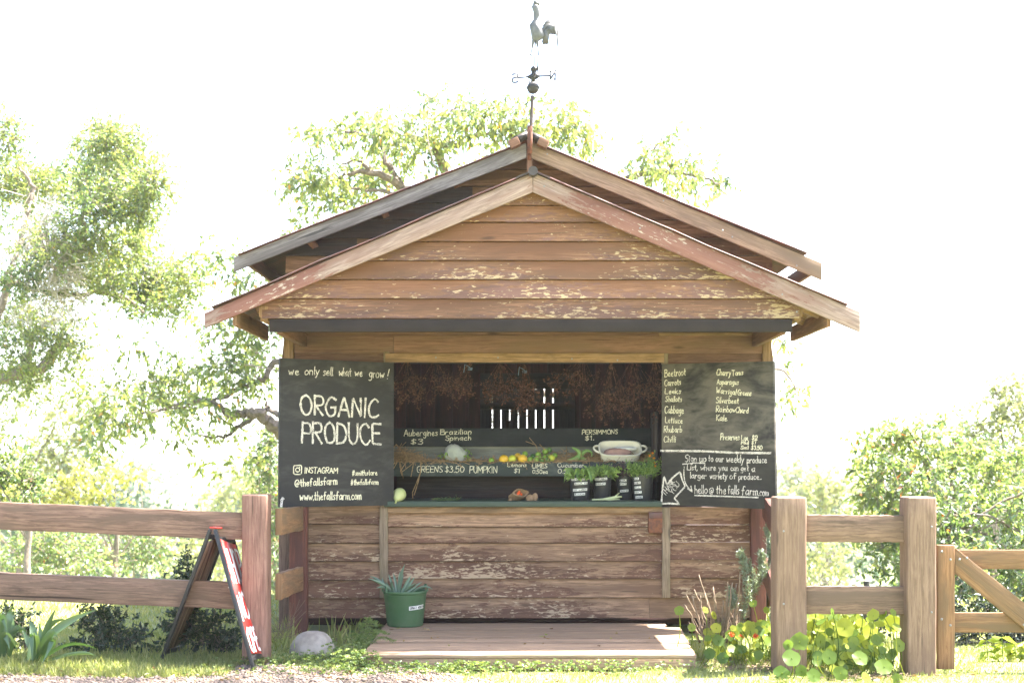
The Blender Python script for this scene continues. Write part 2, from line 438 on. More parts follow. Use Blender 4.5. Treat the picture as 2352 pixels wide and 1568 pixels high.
M['bluetie'] = plain('blue_twine', (.20, .27, .33), .7, bmp=0)
M['wire'] = plain('grey_fence_wire', (.06, .06, .06), .7, .1, bmp=0)
M['cable'] = plain('overhead_cable', (.09, .09, .09), .7, bmp=0)
M['nail'] = plain('rusty_nail_head', (.05, .03, .022), .8, bmp=0)
M['litter'] = leafmat('fallen_leaf', [(0, (.12, .06, .03)), (.6, (.26, .16, .06)), (1, (.20, .22, .06))], .2, .03)
M['straw'] = plain('dry_straw', (.47, .29, .14), .85, 0, .55, 30)
M['dryherb'] = plain('dried_brown_herb', (.16, .068, .045), .95, 0, 1.1, 40)
M['lemon'] = plain('lemon_peel', (.72, .42, .035), .4, 0, .12, 60, bmp=.2)
M['lemongreen'] = plain('greenish_lemon_peel', (.50, .44, .04), .4, 0, .3, 12, (.30, .38, .04), .2)
M['lime'] = plain('lime_peel', (.22, .33, .04), .38, 0, .25, 18, (.14, .25, .03), .2)
M['limedark'] = plain('dark_lime_peel', (.07, .15, .03), .38, 0, .2, 18, bmp=.2)
M['cucumber'] = plain('cucumber_skin', (.22, .33, .08), .45, 0, .3, 24, (.12, .22, .05), .3)
M['onion'] = plain('pale_onion_stalk', (.46, .48, .26), .5, 0, .2, 12)
M['gourd'] = plain('pale_gourd_skin', (.46, .46, .20), .45, 0, .25, 9, (.34, .38, .12), .1)
M['pebble'] = plain('gravel_pebble', (.25, .18, .135), .9, 0, .85, 40, (.17, .135, .11))
M['marigold'] = plain('orange_petal', (.85, .30, .01), .6, bmp=0)
M['nastflower'] = plain('red_orange_petal', (.8, .10, .015), .6, bmp=0)

G1 = [(0, (.035, .075, .018)), (.45, (.085, .14, .028)), (.85, (.16, .20, .035)), (1, (.24, .22, .04))]
M['leaf_left'] = leafmat('feathery_tree_leaf', [(0, (.05, .09, .035)), (.5, (.14, .20, .07)), (.97, (.27, .30, .10)), (1, (.36, .24, .07))], .66)
M['leaf_back'] = leafmat('drooping_tree_leaf', [(0, (.055, .10, .045)), (.5, (.155, .215, .08)), (.97, (.30, .32, .11)), (1, (.45, .22, .04))], .66)
M['leaf_far'] = leafmat('far_gum_leaf', [(0, (.10, .14, .07)), (.6, (.21, .24, .11)), (1, (.32, .33, .15))], .6)
M['leaf_yellow'] = leafmat('yellow_green_leaf', [(0, (.15, .19, .05)), (.5, (.28, .30, .08)), (1, (.44, .42, .12))], .6)
M['leaf_ridge'] = leafmat('forest_leaf', [(0, (.012, .03, .016)), (1, (.045, .075, .035))], .2, .01)
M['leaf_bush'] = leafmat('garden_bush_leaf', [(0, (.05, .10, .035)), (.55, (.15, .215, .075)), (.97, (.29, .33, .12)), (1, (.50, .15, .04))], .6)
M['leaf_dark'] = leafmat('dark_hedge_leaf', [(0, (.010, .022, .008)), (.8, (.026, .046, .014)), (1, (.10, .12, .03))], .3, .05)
M['leaf_strap'] = leafmat('strap_leaf', [(0, (.04, .09, .025)), (1, (.10, .155, .05))], .4, .05)
M['leaf_nast'] = leafmat('nasturtium_leaf', [(0, (.055, .11, .022)), (.55, (.14, .205, .035)), (1, (.32, .35, .045))], .64, .012)
M['leaf_herb'] = leafmat('fresh_herb_leaf', [(0, (.09, .17, .04)), (1, (.30, .42, .10))], .3, .03)
M['leaf_rosemary'] = leafmat('rosemary_needle', [(0, (.07, .10, .05)), (1, (.20, .24, .14))], .25, .08)
M['leaf_purple'] = leafmat('purple_basil_leaf', [(0, (.05, .022, .04)), (.6, (.09, .045, .06)), (1, (.10, .12, .05))], .3, .05)
M['leaf_agave'] = leafmat('grey_green_spiky_leaf', [(0, (.08, .13, .085)), (.9, (.13, .19, .11)), (1, (.5, .42, .10))], .2, .05)
M['grass'] = leafmat('grass_blade', [(0, (.14, .18, .06)), (.6, (.27, .30, .11)), (1, (.42, .38, .20))], .5, .02)
M['clover'] = leafmat('clover_leaf', [(0, (.07, .12, .035)), (1, (.20, .25, .08))], .4, .02)
m, nt, b = newmat('clear_plastic_film')
M['film'] = m
b.inputs['Base Color'].default_value = (.88, .86, .78, 1); b.inputs['Roughness'].default_value = .25
b.inputs['Alpha'].default_value = .42
bump(nt, b, noise(nt, N(nt, 'ShaderNodeTexCoord').outputs['Object'], 26, 5, .7, 1.0), .9, .03)
# ground: grass roots, soil and dry litter
m, nt, b = newmat('lawn_and_soil'); M['ground'] = m
co = N(nt, 'ShaderNodeTexCoord').outputs['Object']
gcol = mixc(nt, step(nt, noise(nt, co, .9, 6, .6), .35, .65), (.18, .21, .07), (.25, .26, .10))
gcol = mixc(nt, step(nt, noise(nt, co, 7, 5, .6), .58, .72), gcol, (.12, .095, .06))
gcol = mixc(nt, math_(nt, 'MULTIPLY', noise(nt, co, 60, 3), .5), gcol, (.06, .08, .02))
nt.links.new(gcol, b.inputs['Base Color']); b.inputs['Roughness'].default_value = .95
bump(nt, b, noise(nt, co, 40, 4), .6, .03)
m, nt, b = newmat('gravel_path'); M['gravel'] = m
co = N(nt, 'ShaderNodeTexCoord').outputs['Object']
v = N(nt, 'ShaderNodeTexVoronoi'); nt.links.new(co, v.inputs['Vector']); v.inputs['Scale'].default_value = 45
gc = mixc(nt, v.outputs['Distance'], (.20, .15, .11), (.08, .06, .045))
gc = mixc(nt, math_(nt, 'MULTIPLY', step(nt, noise(nt, co, 2.5, 4), .45, .7), .6), gc, (.16, .15, .07))
nt.links.new(gc, b.inputs['Base Color']); b.inputs['Roughness'].default_value = .95
m, nt, b = newmat('forested_hillside'); M['hill'] = m
co = N(nt, 'ShaderNodeTexCoord').outputs['Object']
nt.links.new(mixc(nt, noise(nt, co, .012, 8, .65), (.03, .055, .025), (.085, .11, .045)), b.inputs['Base Color'])
b.inputs['Roughness'].default_value = 1

# ------------------------------------------------------------------ ground, path, hills
def ground_z(x, y):
    x = np.asarray(x, float); y = np.asarray(y, float)
    d = np.maximum(0, y - 15.5)
    z = -14.0 * (1 - np.exp(-d / 60.0)) - .0 * x
    z = z + .012 * np.sin(x * 2.1 + 1) * np.sin(y * 1.7) + .006 * np.sin(x * 6.3) * np.sin(y * 5.1 + 2)
    near = np.exp(-((x + 3.3) / 1.4) ** 2 - ((y - 11.0) / .9) ** 2)
    return z + .05 * near

mb = MB()
xs = np.concatenate([[-5000, -2200, -1000, -450, -200, -100, -60, -40, -28, -20, -15, -11], np.arange(-9, 9.01, .25), [11, 15, 20, 28, 40, 60, 100, 200, 450, 1000, 2200, 5000]])
ys = np.concatenate([[-400, -60, -20, -5, 0, 4], np.arange(6, 20.01, .25), [22, 25, 28, 32, 37, 43, 50, 60, 72, 90, 110, 140, 180, 230, 300, 420, 600, 900, 1400, 2200, 3600, 5000]])
gx, gy = np.meshgrid(xs, ys); gz = ground_z(gx, gy)
a, b_ = len(ys), len(xs)
ii, jj = np.meshgrid(np.arange(a - 1), np.arange(b_ - 1), indexing='ij'); ii, jj = ii.ravel(), jj.ravel()
mb.add(np.stack([gx, gy, gz], -1).reshape(-1, 3), np.stack([ii * b_ + jj, ii * b_ + jj + 1, (ii + 1) * b_ + jj + 1, (ii + 1) * b_ + jj], 1))
structure(mb.build('ground', M['ground'], smooth=True, flat=True))

mb = MB()                       # gravel path crossing in front of the stall
pxs = np.linspace(-7, -.25, 60); near_e = 6.0 + 0 * pxs
far_e = 9.95 + .12 * np.sin(pxs * 2.3) + .07 * np.sin(pxs * 6.1 + 1) - .35 * np.exp(-((pxs + 2.6) / .5) ** 2) * 0
far_e = np.where(pxs < -2.1, 9.62 + .05 * np.sin(pxs * 5), far_e); far_e = np.where(pxs > -.75, 9.95 - (pxs + .75) * .9, far_e)
rows = np.linspace(0, 1, 24)
V = np.stack([[ [x, n_ + (f_ - n_) * q, 0] for x, n_, f_ in zip(pxs, near_e, far_e)] for q in rows])
V[..., 2] = ground_z(V[..., 0], V[..., 1]) + .006
a, b_ = 24, 60
ii, jj = np.meshgrid(np.arange(a - 1), np.arange(b_ - 1), indexing='ij'); ii, jj = ii.ravel(), jj.ravel()
mb.add(V.reshape(-1, 3), np.stack([ii * b_ + jj, ii * b_ + jj + 1, (ii + 1) * b_ + jj + 1, (ii + 1) * b_ + jj], 1))
structure(mb.build('path', M['gravel'], smooth=True, flat=True))

def hill(name, Y0, depth, tops, base, seed, rough):
    """A long ridge whose crest height follows (x, z) points, with a wooded, bumpy surface."""
    r = np.random.default_rng(seed); mb = MB()
    X = np.linspace(tops[0][0], tops[-1][0], 260); zt = np.interp(X, [t[0] for t in tops], [t[1] for t in tops])
    V = []
    for q in np.linspace(0, 1, 26):
        pr = math.sin(q * math.pi / 2) if q <= 1 else 1
        V.append(np.stack([X, np.full_like(X, Y0 + depth * q), base + (zt - base) * pr + r.normal(0, rough, len(X)) * (.3 + .7 * q)], 1))
    V = np.array(V); a, b_ = V.shape[:2]
    ii, jj = np.meshgrid(np.arange(a - 1), np.arange(b_ - 1), indexing='ij'); ii, jj = ii.ravel(), jj.ravel()
    mb.add(V.reshape(-1, 3), np.stack([ii * b_ + jj, ii * b_ + jj + 1, (ii + 1) * b_ + jj + 1, (ii + 1) * b_ + jj], 1))
    return structure(mb.build(name, M['hill'], smooth=True, flat=True))
hill('far_hills', 2600, 500, [(-2600, 60), (-1200, 42), (-800, 66), (-500, 92), (-260, 84), (100, 60), (500, 40), (800, 30), (1300, 22), (2600, 40)], -16, 3, 3.0)
hill('hills', 900, 240, [(-1400, -2), (-500, 6), (-250, 0), (50, -4), (240, -7), (330, -8), (600, -2), (1400, 10)], -16, 5, 1.2)

# ------------------------------------------------------------------ chalk lettering: single-stroke hand
GL = {
'A':'0,0 .34,1 .68,0;.12,.36 .56,.36','B':'0,0 0,1;~0,1 .45,.95 .48,.62 .05,.54;~.05,.54 .55,.46 .52,.05 0,0','C':'~.62,.86 .4,1 .1,.8 .02,.45 .15,.08 .42,0 .64,.16',
'D':'0,0 0,1;~0,1 .45,.9 .62,.5 .45,.1 0,0','E':'.55,1 0,1 0,0 .58,0;0,.52 .46,.54','F':'.55,1 0,1 0,0;0,.52 .44,.54','G':'~.62,.86 .38,1 .08,.78 .02,.42 .18,.05 .45,.02 .62,.2 .6,.42;.36,.42 .64,.42',
'H':'0,0 0,1;.6,0 .6,1;0,.5 .6,.52','I':'.05,0 .05,1','K':'0,0 0,1;.56,1 .03,.45 .58,0','L':'0,1 0,0 .52,.02','M':'0,0 .06,1 .38,.3 .72,1 .78,0','N':'0,0 0,1 .58,0 .58,1',
'O':'~.34,1 .08,.85 0,.48 .12,.1 .36,0 .6,.12 .7,.5 .58,.88 .34,1','P':'0,0 0,1;~0,1 .5,.97 .52,.56 .02,.48','R':'0,0 0,1;~0,1 .5,.97 .5,.58 .04,.5;.12,.5 .56,0','S':'~.52,.88 .3,1 .06,.84 .14,.6 .42,.46 .52,.2 .3,0 0,.12',
'T':'0,1 .62,1;.31,1 .31,0','U':'~0,1 .02,.25 .28,0 .54,.25 .56,1','V':'0,1 .3,0 .6,1','W':'0,1 .2,0 .4,.7 .6,0 .8,1','Y':'0,1 .3,.5 .6,1;.3,.5 .28,0','X':'0,0 .6,1;0,1 .6,0','Z':'0,1 .55,1 0,0 .58,0',
'a':'~.42,.5 .2,.58 .02,.3 .16,.02 .42,.22;.43,.55 .44,.06 .52,0','b':'0,1 0,.02;~0,.4 .25,.56 .42,.28 .24,0 0,.1','c':'~.4,.46 .2,.56 .02,.28 .18,0 .42,.1','d':'~.4,.46 .2,.56 .02,.28 .16,0 .4,.16;.42,1 .42,0','e':'~.04,.28 .4,.32 .26,.56 .06,.4 .06,.14 .24,0 .44,.1',
'f':'~.4,.92 .24,1 .16,.8 .16,0;0,.52 .36,.54','g':'~.42,.48 .2,.57 .02,.32 .18,.06 .42,.2;~.43,.54 .44,-.1 .28,-.36 .04,-.26','h':'0,1 0,0;~0,.36 .22,.56 .38,.4 .38,0','i':'.04,.54 .04,0;.04,.74 .06,.78','j':'~.14,.54 .14,-.2 -.06,-.34','k':'0,1 0,0;.36,.54 .02,.24 .4,0','l':'.04,1 .04,.04 .1,0',
'm':'0,.54 0,0;~0,.36 .16,.56 .3,.4 .3,0;~.3,.36 .46,.56 .6,.4 .6,0','n':'0,.54 0,0;~0,.36 .2,.56 .38,.4 .38,0','o':'~.22,.56 .03,.42 .04,.12 .22,0 .42,.14 .42,.42 .22,.56','p':'0,.54 0,-.38;~0,.42 .24,.57 .42,.3 .24,.02 0,.12','q':'~.4,.46 .2,.56 .02,.28 .16,0 .4,.16;.42,.54 .42,-.38','r':'0,.54 0,0;~0,.34 .16,.55 .34,.5',
's':'~.36,.5 .18,.57 .04,.44 .3,.24 .26,.02 .02,.06','t':'.16,.9 .16,.08 .28,0;0,.56 .34,.58','u':'~0,.54 .02,.1 .2,0 .38,.2;.38,.54 .39,.06 .48,0','v':'0,.54 .2,0 .4,.54','w':'0,.54 .14,0 .3,.42 .46,0 .6,.54','x':'0,.54 .38,0;.38,.54 0,0','y':'0,.54 .2,.06;~.42,.54 .2,0 .08,-.34 -.04,-.34','z':'0,.54 .38,.54 0,0 .42,.02',
'0':'~.28,1 .05,.75 .05,.25 .28,0 .52,.25 .52,.75 .28,1','1':'.02,.8 .16,1 .16,0','2':'~.02,.8 .25,1 .48,.8 .3,.4 0,0;0,0 .52,.02','3':'~.03,.9 .3,1 .46,.78 .2,.55 .2,.55 .52,.36 .34,.02 0,.1','5':'.48,1 .06,1 .04,.58;~.04,.56 .4,.64 .5,.25 .25,0 0,.1','7':'0,1 .5,1 .18,0','$':'~.5,.8 .26,.9 .06,.74 .3,.5 .48,.26 .26,.08 .02,.2;.27,1.05 .25,-.06',
'.':'.04,0 .07,.04','!':'.1,1 .06,.3;~.05,.08 .1,.02 .04,0 .03,.06','-':'.05,.4 .35,.42',',':'.08,.06 .02,-.14','#':'.14,.95 .06,0;.4,.95 .32,0;0,.64 .5,.68;-.02,.32 .46,.36','@':'~.5,.3 .36,.2 .26,.42 .42,.58 .52,.3 .64,.22 .72,.5 .5,.86 .14,.74 .02,.36 .2,.02 .55,.04','&':'~.55,0 .15,.7 .25,1 .4,.8 .05,.3 .2,0 .5,.3',"'":'.06,1 .03,.82'}
ADV = {'I':.3,'i':.24,'l':.24,'.':.22,'!':.3,',':.24,'1':.36,'m':.8,'M':.98,'W':1.0,'w':.8,"'":.2}

def catmull(p, n=6):
    p = np.asarray(p, float)
    if len(p) < 3: return p
    q = np.concatenate([[2 * p[0] - p[1]], p, [2 * p[-1] - p[-2]]]); o = []
    for i in range(1, len(q) - 2):
        for t in np.arange(n) / n:
            o.append(.5 * (2 * q[i] + (q[i + 1] - q[i - 1]) * t + (2 * q[i - 1] - 5 * q[i] + 4 * q[i + 1] - q[i + 2]) * t * t + (3 * q[i] - q[i - 1] - 3 * q[i + 1] + q[i + 2]) * t ** 3))
    return np.array(o + [p[-1]])

def glyph_strokes(text, jitter=.02):
    x = 0; out = []
    for ch in text:
        if ch == ' ': x += .42; continue
        wmax = .1
        for st in GL[ch].split(';'):
            sm = st[0] == '~'
            pts = np.array([[float(v) for v in t.split(',')] for t in st.lstrip('~').split()])
            pts = pts + rng.normal(0, jitter, pts.shape); wmax = max(wmax, pts[:, 0].max())
            out.append((catmull(pts) if sm else pts) + np.array([x, 0]))
        x += ADV.get(ch, wmax + .17) if ch in ADV else wmax + .17
    return out, x - .15

class Plane:
    """A flat face in the place; px points are read onto it."""
    def __init__(s, p0, n):
        s.p = np.asarray(p0, float); s.n = nrm(n)
    def at(s, px, py):
        o = np.array([0, 0, HZ]); d = P(px, py, 1.0) - o
        return o + d * (((s.p - o) @ s.n) / (d @ s.n))

_lay = [0]
def ribbon(mb, pts3, n, w, mat=0):
    pts3 = np.asarray(pts3, float); _lay[0] = (_lay[0] + 1) % 9
    seg = np.linalg.norm(np.diff(pts3, axis=0), axis=1); L = np.concatenate([[0], np.cumsum(seg)])
    m_ = max(2, int(L[-1] / max(w * 1.2, .004)) + 1); t = np.linspace(0, L[-1], m_)
    q = np.stack([np.interp(t, L, pts3[:, k]) for k in range(3)], 1)
    d = np.gradient(q, axis=0); d /= np.maximum(1e-9, np.linalg.norm(d, axis=1))[:, None]
    q[0] -= d[0] * w * .4; q[-1] += d[-1] * w * .4
    s = np.cross(d, n); s /= np.maximum(1e-9, np.linalg.norm(s, axis=1))[:, None]
    ww = (w * .5 * (1 + rng.normal(0, .13, m_)))[:, None]; q = q + n * (.0016 + .00022 * _lay[0])
    i = np.arange(m_ - 1) * 2
    mb.add(np.stack([q - s * ww, q + s * ww], 1).reshape(-1, 3), np.stack([i, i + 1, i + 3, i + 2], 1), mat=mat)

def write(mb, pl, text, a, b, cap, w, slant=.06, mat=0, up=None):
    """Write text on plane pl from px point a to b (its base line), capital height cap px, stroke w metres."""
    st, width = glyph_strokes(text); A, B = pl.at(*a), pl.at(*b)
    xd = (B - A) / width; u = nrm(np.cross(pl.n, nrm(xd)))
    if u[2] < 0 and up is None: u = -u
    h = np.linalg.norm(pl.at(a[0], a[1] - cap) - A)
    for s_ in st:
        ribbon(mb, A + np.outer(s_[:, 0] + s_[:, 1] * slant, xd) + np.outer(s_[:, 1] * h, u), pl.n, w * .74, mat)
def line(mb, pl, pts, w, mat=0, smooth=False):
    q = catmull(pts) if smooth else np.asarray(pts, float)
    ribbon(mb, [pl.at(*t) for t in q], pl.n, w, mat)

# ------------------------------------------------------------------ the farm stall
WY = 12.0
def WX(px): return (px - CX) * WY / F
def WZ(py): return HZ + (HY - py) * WY / F
shed = empty('farm_stall', (.14, 12.0, 0), 'weathered brown weatherboard farm stall with two stacked gables and open blackboard shutters', 'market stall')

def weatherboard(mb, xa, xb, za, zb, Y, wear, rnd=None, seg=24, lap=.012, xa2=None, xb2=None):
    """One lapped board: thick lower edge forward, thin upper edge tucked back; za below, zb above."""
    xa2 = xa if xa2 is None else xa2; xb2 = xb if xb2 is None else xb2
    r = []
    for q in np.linspace(0, 1, seg + 1):
        xl = xa + (xb - xa) * q; xu = xa2 + (xb2 - xa2) * q; dz = rng.normal(0, .0011)
        r.append([[xl, Y - .034, za + dz + .007], [xl, Y, za + dz + .007], [xu, Y, zb], [xu, Y - lap * .6, zb]])
    r = np.array(r)
    wv = [wear(xa + (xb - xa) * q, (za + zb) / 2) if callable(wear) else wear for q in np.linspace(0, 1, seg + 1)]
    n = len(r); A = r; uvo = rng.random(2) * 41
    # front face separately fine in height so that the paint can vary across the board
    for (i0, i1, k) in ((3, 0, 3), (0, 1, 1), (2, 3, 1), (1, 2, 1)):
        V = []; U = []; Wv = []
        for q in np.linspace(0, 1, k + 1):
            V.append(A[:, i0] + (A[:, i1] - A[:, i0]) * q); U.append(q); Wv.append(np.array(wv) + (.35 * (q - .55) if i0 == 3 else 0))
        V = np.array(V); nn = n
        i, j = np.meshgrid(np.arange(k), np.arange(nn - 1), indexing='ij'); i, j = i.ravel(), j.ravel()
        Fa = np.stack([i * nn + j, (i + 1) * nn + j, (i + 1) * nn + j + 1, i * nn + j + 1], 1)
        h = abs(zb - za); uu = A[:, 0, 0]
        uv = np.stack([np.stack([uu[jj_] + uvo[0], -np.array(U)[ii_] * h + uvo[1]], 1) for ii_, jj_ in ((i, j), (i + 1, j), (i + 1, j + 1), (i, j + 1))], 1)
        mb.add(V.reshape(-1, 3), Fa, uv, rng.random() if rnd is None else rnd, np.concatenate(Wv))
    for e in (0, -1):
        mb.add(A[e], [[0, 1, 2, 3] if e else [3, 2, 1, 0]], None, .4)

# lower front wall
mb = MB()
def wear_low(x, z): return .5 + .25 * math.sin(x * 2.3 + z * 5) * math.sin(x * 1.1 + 1.3 * z) + rng.normal(0, .03)
for (xa, xb, ysr, rr) in ((661, 874, (1160, 1203.5, 1247, 1289, 1332, 1373), (.5, .2, .45, .25, .6)),
                          (891, 1520, (1177, 1210, 1247, 1288.5, 1328.6, 1372), (.75, .5, .55, .4, .6)),
                          (1537, 1724, (1164, 1205, 1245, 1285, 1327, 1372), (.8, .4, .65, .6, .3))):
    for (yt, yb, r0) in zip(ysr[:-1], ysr[1:], rr):
        bias = {.5: .0, .2: .1, .45: .06, .25: .0, .75: -.14, .55: .05, .4: .24, .6: -.02, .8: -.08, .65: .0, .3: .28}.get(r0, 0)
        weatherboard(mb, WX(xa), WX(xb), WZ(yb), WZ(yt), WY, lambda x, z, bb=bias: wear_low(x, z) + bb, r0)
weatherboard(mb, WX(668), WX(1490), WZ(1419), WZ(1372), WY, wear_low, .42, 34)
weatherboard(mb, WX(1490.6), WX(1728), WZ(1419), WZ(1372), WY, wear_low, .3, 10)
mb.build('front_wall', M['siding'], shed)
mb = MB()
for (xs_n, ys_n) in (((668, 866), (1196, 1239, 1281, 1320, 1363, 1408)), ((898, 1060, 1225, 1380, 1512), (1203, 1240, 1281, 1320, 1362, 1408)), ((1545, 1716), (1198, 1238, 1278, 1318, 1362, 1408))):
    for x_ in xs_n:
        for y_ in ys_n: mb.ball((WX(x_ + rng.normal(0, 2)), WY - .026, WZ(y_ + rng.normal(0, 1.5))), (.0042, .004, .0042), 7, 4)
fw = shed.children[0]; mb.build('nail', M['nail'], fw)
# dark backing, side and rear shell
mb = MB()
def slab(x0, x1, y0, y1, z0, z1, **k): mb.box(((x0 + x1) / 2, (y0 + y1) / 2, (z0 + z1) / 2), (x1 - x0, y1 - y0, z1 - z0), **k)
slab(-2.04, 2.32, 12.03, 12.06, .2, 1.16); slab(-2.04, -1.09, 12.03, 12.06, 1.16, 2.9); slab(1.37, 2.32, 12.03, 12.06, 1.16, 2.9); slab(-1.09, 1.37, 12.03, 12.06, 2.47, 2.9)
slab(-2.06, -2.03, 12.06, 15.5, .18, 2.9); slab(2.31, 2.34, 12.06, 15.5, .18, 2.9)
slab(-2.03, 2.31, 12.06, 15.5, .16, .2)
mb.build('inner_lining', M['darkboard'], shed)
mb = [MB(), MB()]
for k in range(11):
    zb = .2 + k * .25
    for sx, nx in ((-2.06, -1), (2.34, 1)):
        mb[nx > 0].plank((sx + nx * .012, 12.0, zb + .125), (sx + nx * .012, 15.5, zb + .125), .26, .02, (nx, 0, .1))
for q_ in mb: q_.build('side_wall', M['siding'], shed)
# stumps carrying the stall
mb = Pieces()
for x in (-1.6, -.5, .6, 1.7):
    for y in (12.2, 13.8, 15.2): mb.box((x, y, .07), (.14, .14, .22))
mb.build('stump', M['redpost'], shed)
mb = Pieces()
mb.box((.14, 12.12, .12), (4.2, .06, .1)); mb.box((.14, 14.0, .12), (4.2, .06, .1)); mb.box((.14, 15.45, .09), (4.2, .03, .24))
mb.build('bearer', M['interior'], shed)
# partition of dark vertical boards with a window, and the slatted rear wall
mb = MB()
x = -2.02; PY = 14.2
wx0, wx1, wz1 = (1103 - CX) * PY / F, (1320 - CX) * PY / F, HZ + (HY - 857) * PY / F
while x < 2.3:
    w = rng.uniform(.15, .19); x1 = min(x + w - .004, 2.3); r0 = rng.random(); Yb = PY + rng.normal(0, .004)
    if x1 < wx0 or x > wx1: mb.box(((x + x1) / 2, Yb, 1.75), (x1 - x, .02, 3.1), rnd=r0)
    else:
        mb.box(((x + x1) / 2, Yb, (wz1 + 3.4) / 2), (x1 - x, .02, 3.4 - wz1), rnd=r0)
        mb.box(((x + x1) / 2, Yb, 1.0), (x1 - x, .02, 1.5), rnd=r0)
        if x < wx0: mb.box(((x + wx0) / 2, Yb, 2.1), (wx0 - x, .02, 2.7), rnd=r0)
        if x1 > wx1: mb.box(((wx1 + x1) / 2, Yb, 2.1), (x1 - wx1, .02, 2.7), rnd=r0)
    x += w
mb.build('partition', M['interior'], shed)
mb = MB()
BY = 15.5; s0 = (1131 - CX) * BY / F; ds = 19.9 * BY / F
xs_ = [s0 + ds * k for k in range(8)]; edges = [-2.05] + xs_ + [2.33]
gw = [.011, .008, .008, .008, .009, .010, .013, .012]
for k in range(9):
    xa = edges[k] + (gw[k - 1] / 2 if k else 0); xb = edges[k + 1] - (gw[k] / 2 if k < 8 else 0)
    mb.box(((xa + xb) / 2, BY, 1.75), (xb - xa, .02, 3.2), rnd=.1)
def zB(py): return HZ + (HY - py) * BY / F
mb.box((.1, BY - .03, (zB(925) + zB(941)) / 2), (4.2, .03, zB(925) - zB(941)))
for k, (ya, yb) in ((1, (895, 927)), (2, (895, 927)), (3, (895, 927)), (4, (895, 927)), (5, (895, 927))):
    mb.box((xs_[k], BY - .03, (zB(ya) + zB(yb)) / 2), (.1, .02, zB(ya) - zB(yb)))
mb.box((.1, BY - .03, (zB(790) + zB(893)) / 2), (4.2, .026, zB(790) - zB(893)))
mb.box((xs_[2], BY - .03, zB(975)), (.09, .02, .1))
mb.build('slatted_rear_wall', M['darkboard'], shed)

# posts, cover strips, header and trim
for (xa, xb, yt, yb, Y, m_) in ((655, 676, 762, 830, 11.98, 'tan'), (1749, 1769, 762, 832, 11.98, 'tan')):
    mb = MB(); mb.box((WX((xa + xb) / 2), Y, (WZ(yt) + WZ(yb)) / 2), ((xb - xa) / 253, .06, WZ(yt) - WZ(yb)), rnd=.4); mb.build('wall_post', M[m_], shed, bevel=.003)
for (xa, xb, yt, yb) in ((873, 892, 1160, 1371.5), (1519.5, 1538, 1164, 1371), (882, 895, 808, 834), (1518, 1533, 812, 838)):
    mb = MB(); c = WX((xa + xb) / 2)
    mb.plank((c, WY - .037, WZ(yb)), (c, WY - .037, WZ(yt)), (xb - xa) / 253, .028, seg=10, jit=.0012, rnd=.5); mb.build('cover_strip', M['strip'], shed, bevel=.003)
mb = MB()
def hb(xa, xb, yt, yb, Y, t=.024, **k): mb.plank((WX(xa), Y, WZ((yt + yb) / 2)), (WX(xb), Y, WZ((yt + yb) / 2)), (yb - yt) / 253, t, seg=14, jit=.0008, **k)
hb(676, 1749, 755, 773, WY - .014, rnd=.3)
hb(678, 904.5, 772, 811, WY - .03, rnd=.35); hb(905.5, 1749, 771, 812, WY - .03, rnd=.7)
hb(677, 882, 811, 834, WY - .012, rnd=.12); hb(1533, 1749, 811, 836, WY - .012, rnd=.3)
mb.build('header_board', M['header'], shed, bevel=.002)
mb = MB()
hb(886, 1524, 812, 833, WY - .035, .045, rnd=.6); hb(1512, 1728, 765, 772, WY - .048, .02, rnd=.9)
tr = mb.build('opening_trim', M['tan'], shed, bevel=.003)
mb = MB()
mb = Pieces()
for px_, py_ in ((1002, 822), (1144, 822), (1313, 825), (1417, 828)): mb.ball((WX(px_), WY - .058, WZ(py_)), (.008, .003, .008), 10, 5)
mb.build('screw', M['screw'], tr, smooth=True)
mb = MB()
hb(892, 1519, 1163, 1177, WY - .03, .05, rnd=.55)
mb.build('sill_plank', M['tan'], shed, bevel=.003)
mb = MB(); mb.box((WX(1201), 12.36, WZ(1156.5)), ((1518 - 885) / 253, .92, 13 / 253), rnd=.5)
mb.build('counter', M['greenpaint'], shed, bevel=.005)
CZ = WZ(1150)      # counter top
# corner post on the right (oiled red)
mb = MB(); mb.plank((WX(1738), 11.95, .02), (WX(1738), 11.95, WZ(1162)), 34 / 253, .1, seg=8, jit=.001, rnd=.6)
mb.build('corner_post', M['redpost'], shed, bevel=.004)

# ---- display shelf inside
SY = 12.44
def SX(px, Y=SY): return (px - CX) * Y / F
def SZ(py, Y=SY): return HZ + (HY - py) * Y / F
disp = bpy.data.objects.new('display_shelf', None); COL.objects.link(disp); disp.parent = shed; disp.matrix_parent_inverse = shed.matrix_basis.inverted(); 
mb = MB(); mb.box((SX(1204), SY + .012, (SZ(1060) + SZ(1093)) / 2), (SX(1505) - SX(890), .022, SZ(1060) - SZ(1093)), rnd=.5)
mb.box((SX(1204), SY + .18, SZ(1088)), (SX(1505) - SX(890), .33, .018), rnd=.5)
mb.build('price_rail', M['pricerail'], disp, bevel=.002, local=False)
mb = MB(); Yg = 12.78
mb.box((SX(1194, Yg), Yg, (SZ(1024, Yg) + SZ(1092, Yg)) / 2), (SX(1492, Yg) - SX(885, Yg), .02, SZ(1024, Yg) - SZ(1092, Yg)), rnd=.5)
mb.build('back_board', M['greygreen'], disp, bevel=.002, local=False)
mb = MB(); Yc = 12.74
mb.box((SX(1193, Yc), Yc, (SZ(983, Yc) + SZ(1025, Yc)) / 2), (SX(1490, Yc) - SX(885, Yc), .02, SZ(983, Yc) - SZ(1025, Yc)), rnd=.5)
mb.build('chalk_strip', M['shelfboard'], disp, bevel=.002, local=False)
mb = Pieces()
for x in (SX(888), SX(1507)): mb.box((x, 12.6, 1.7), (.03, .4, .66))
mb.box((.1, 12.86, 1.32), (2.44, .02, .3))
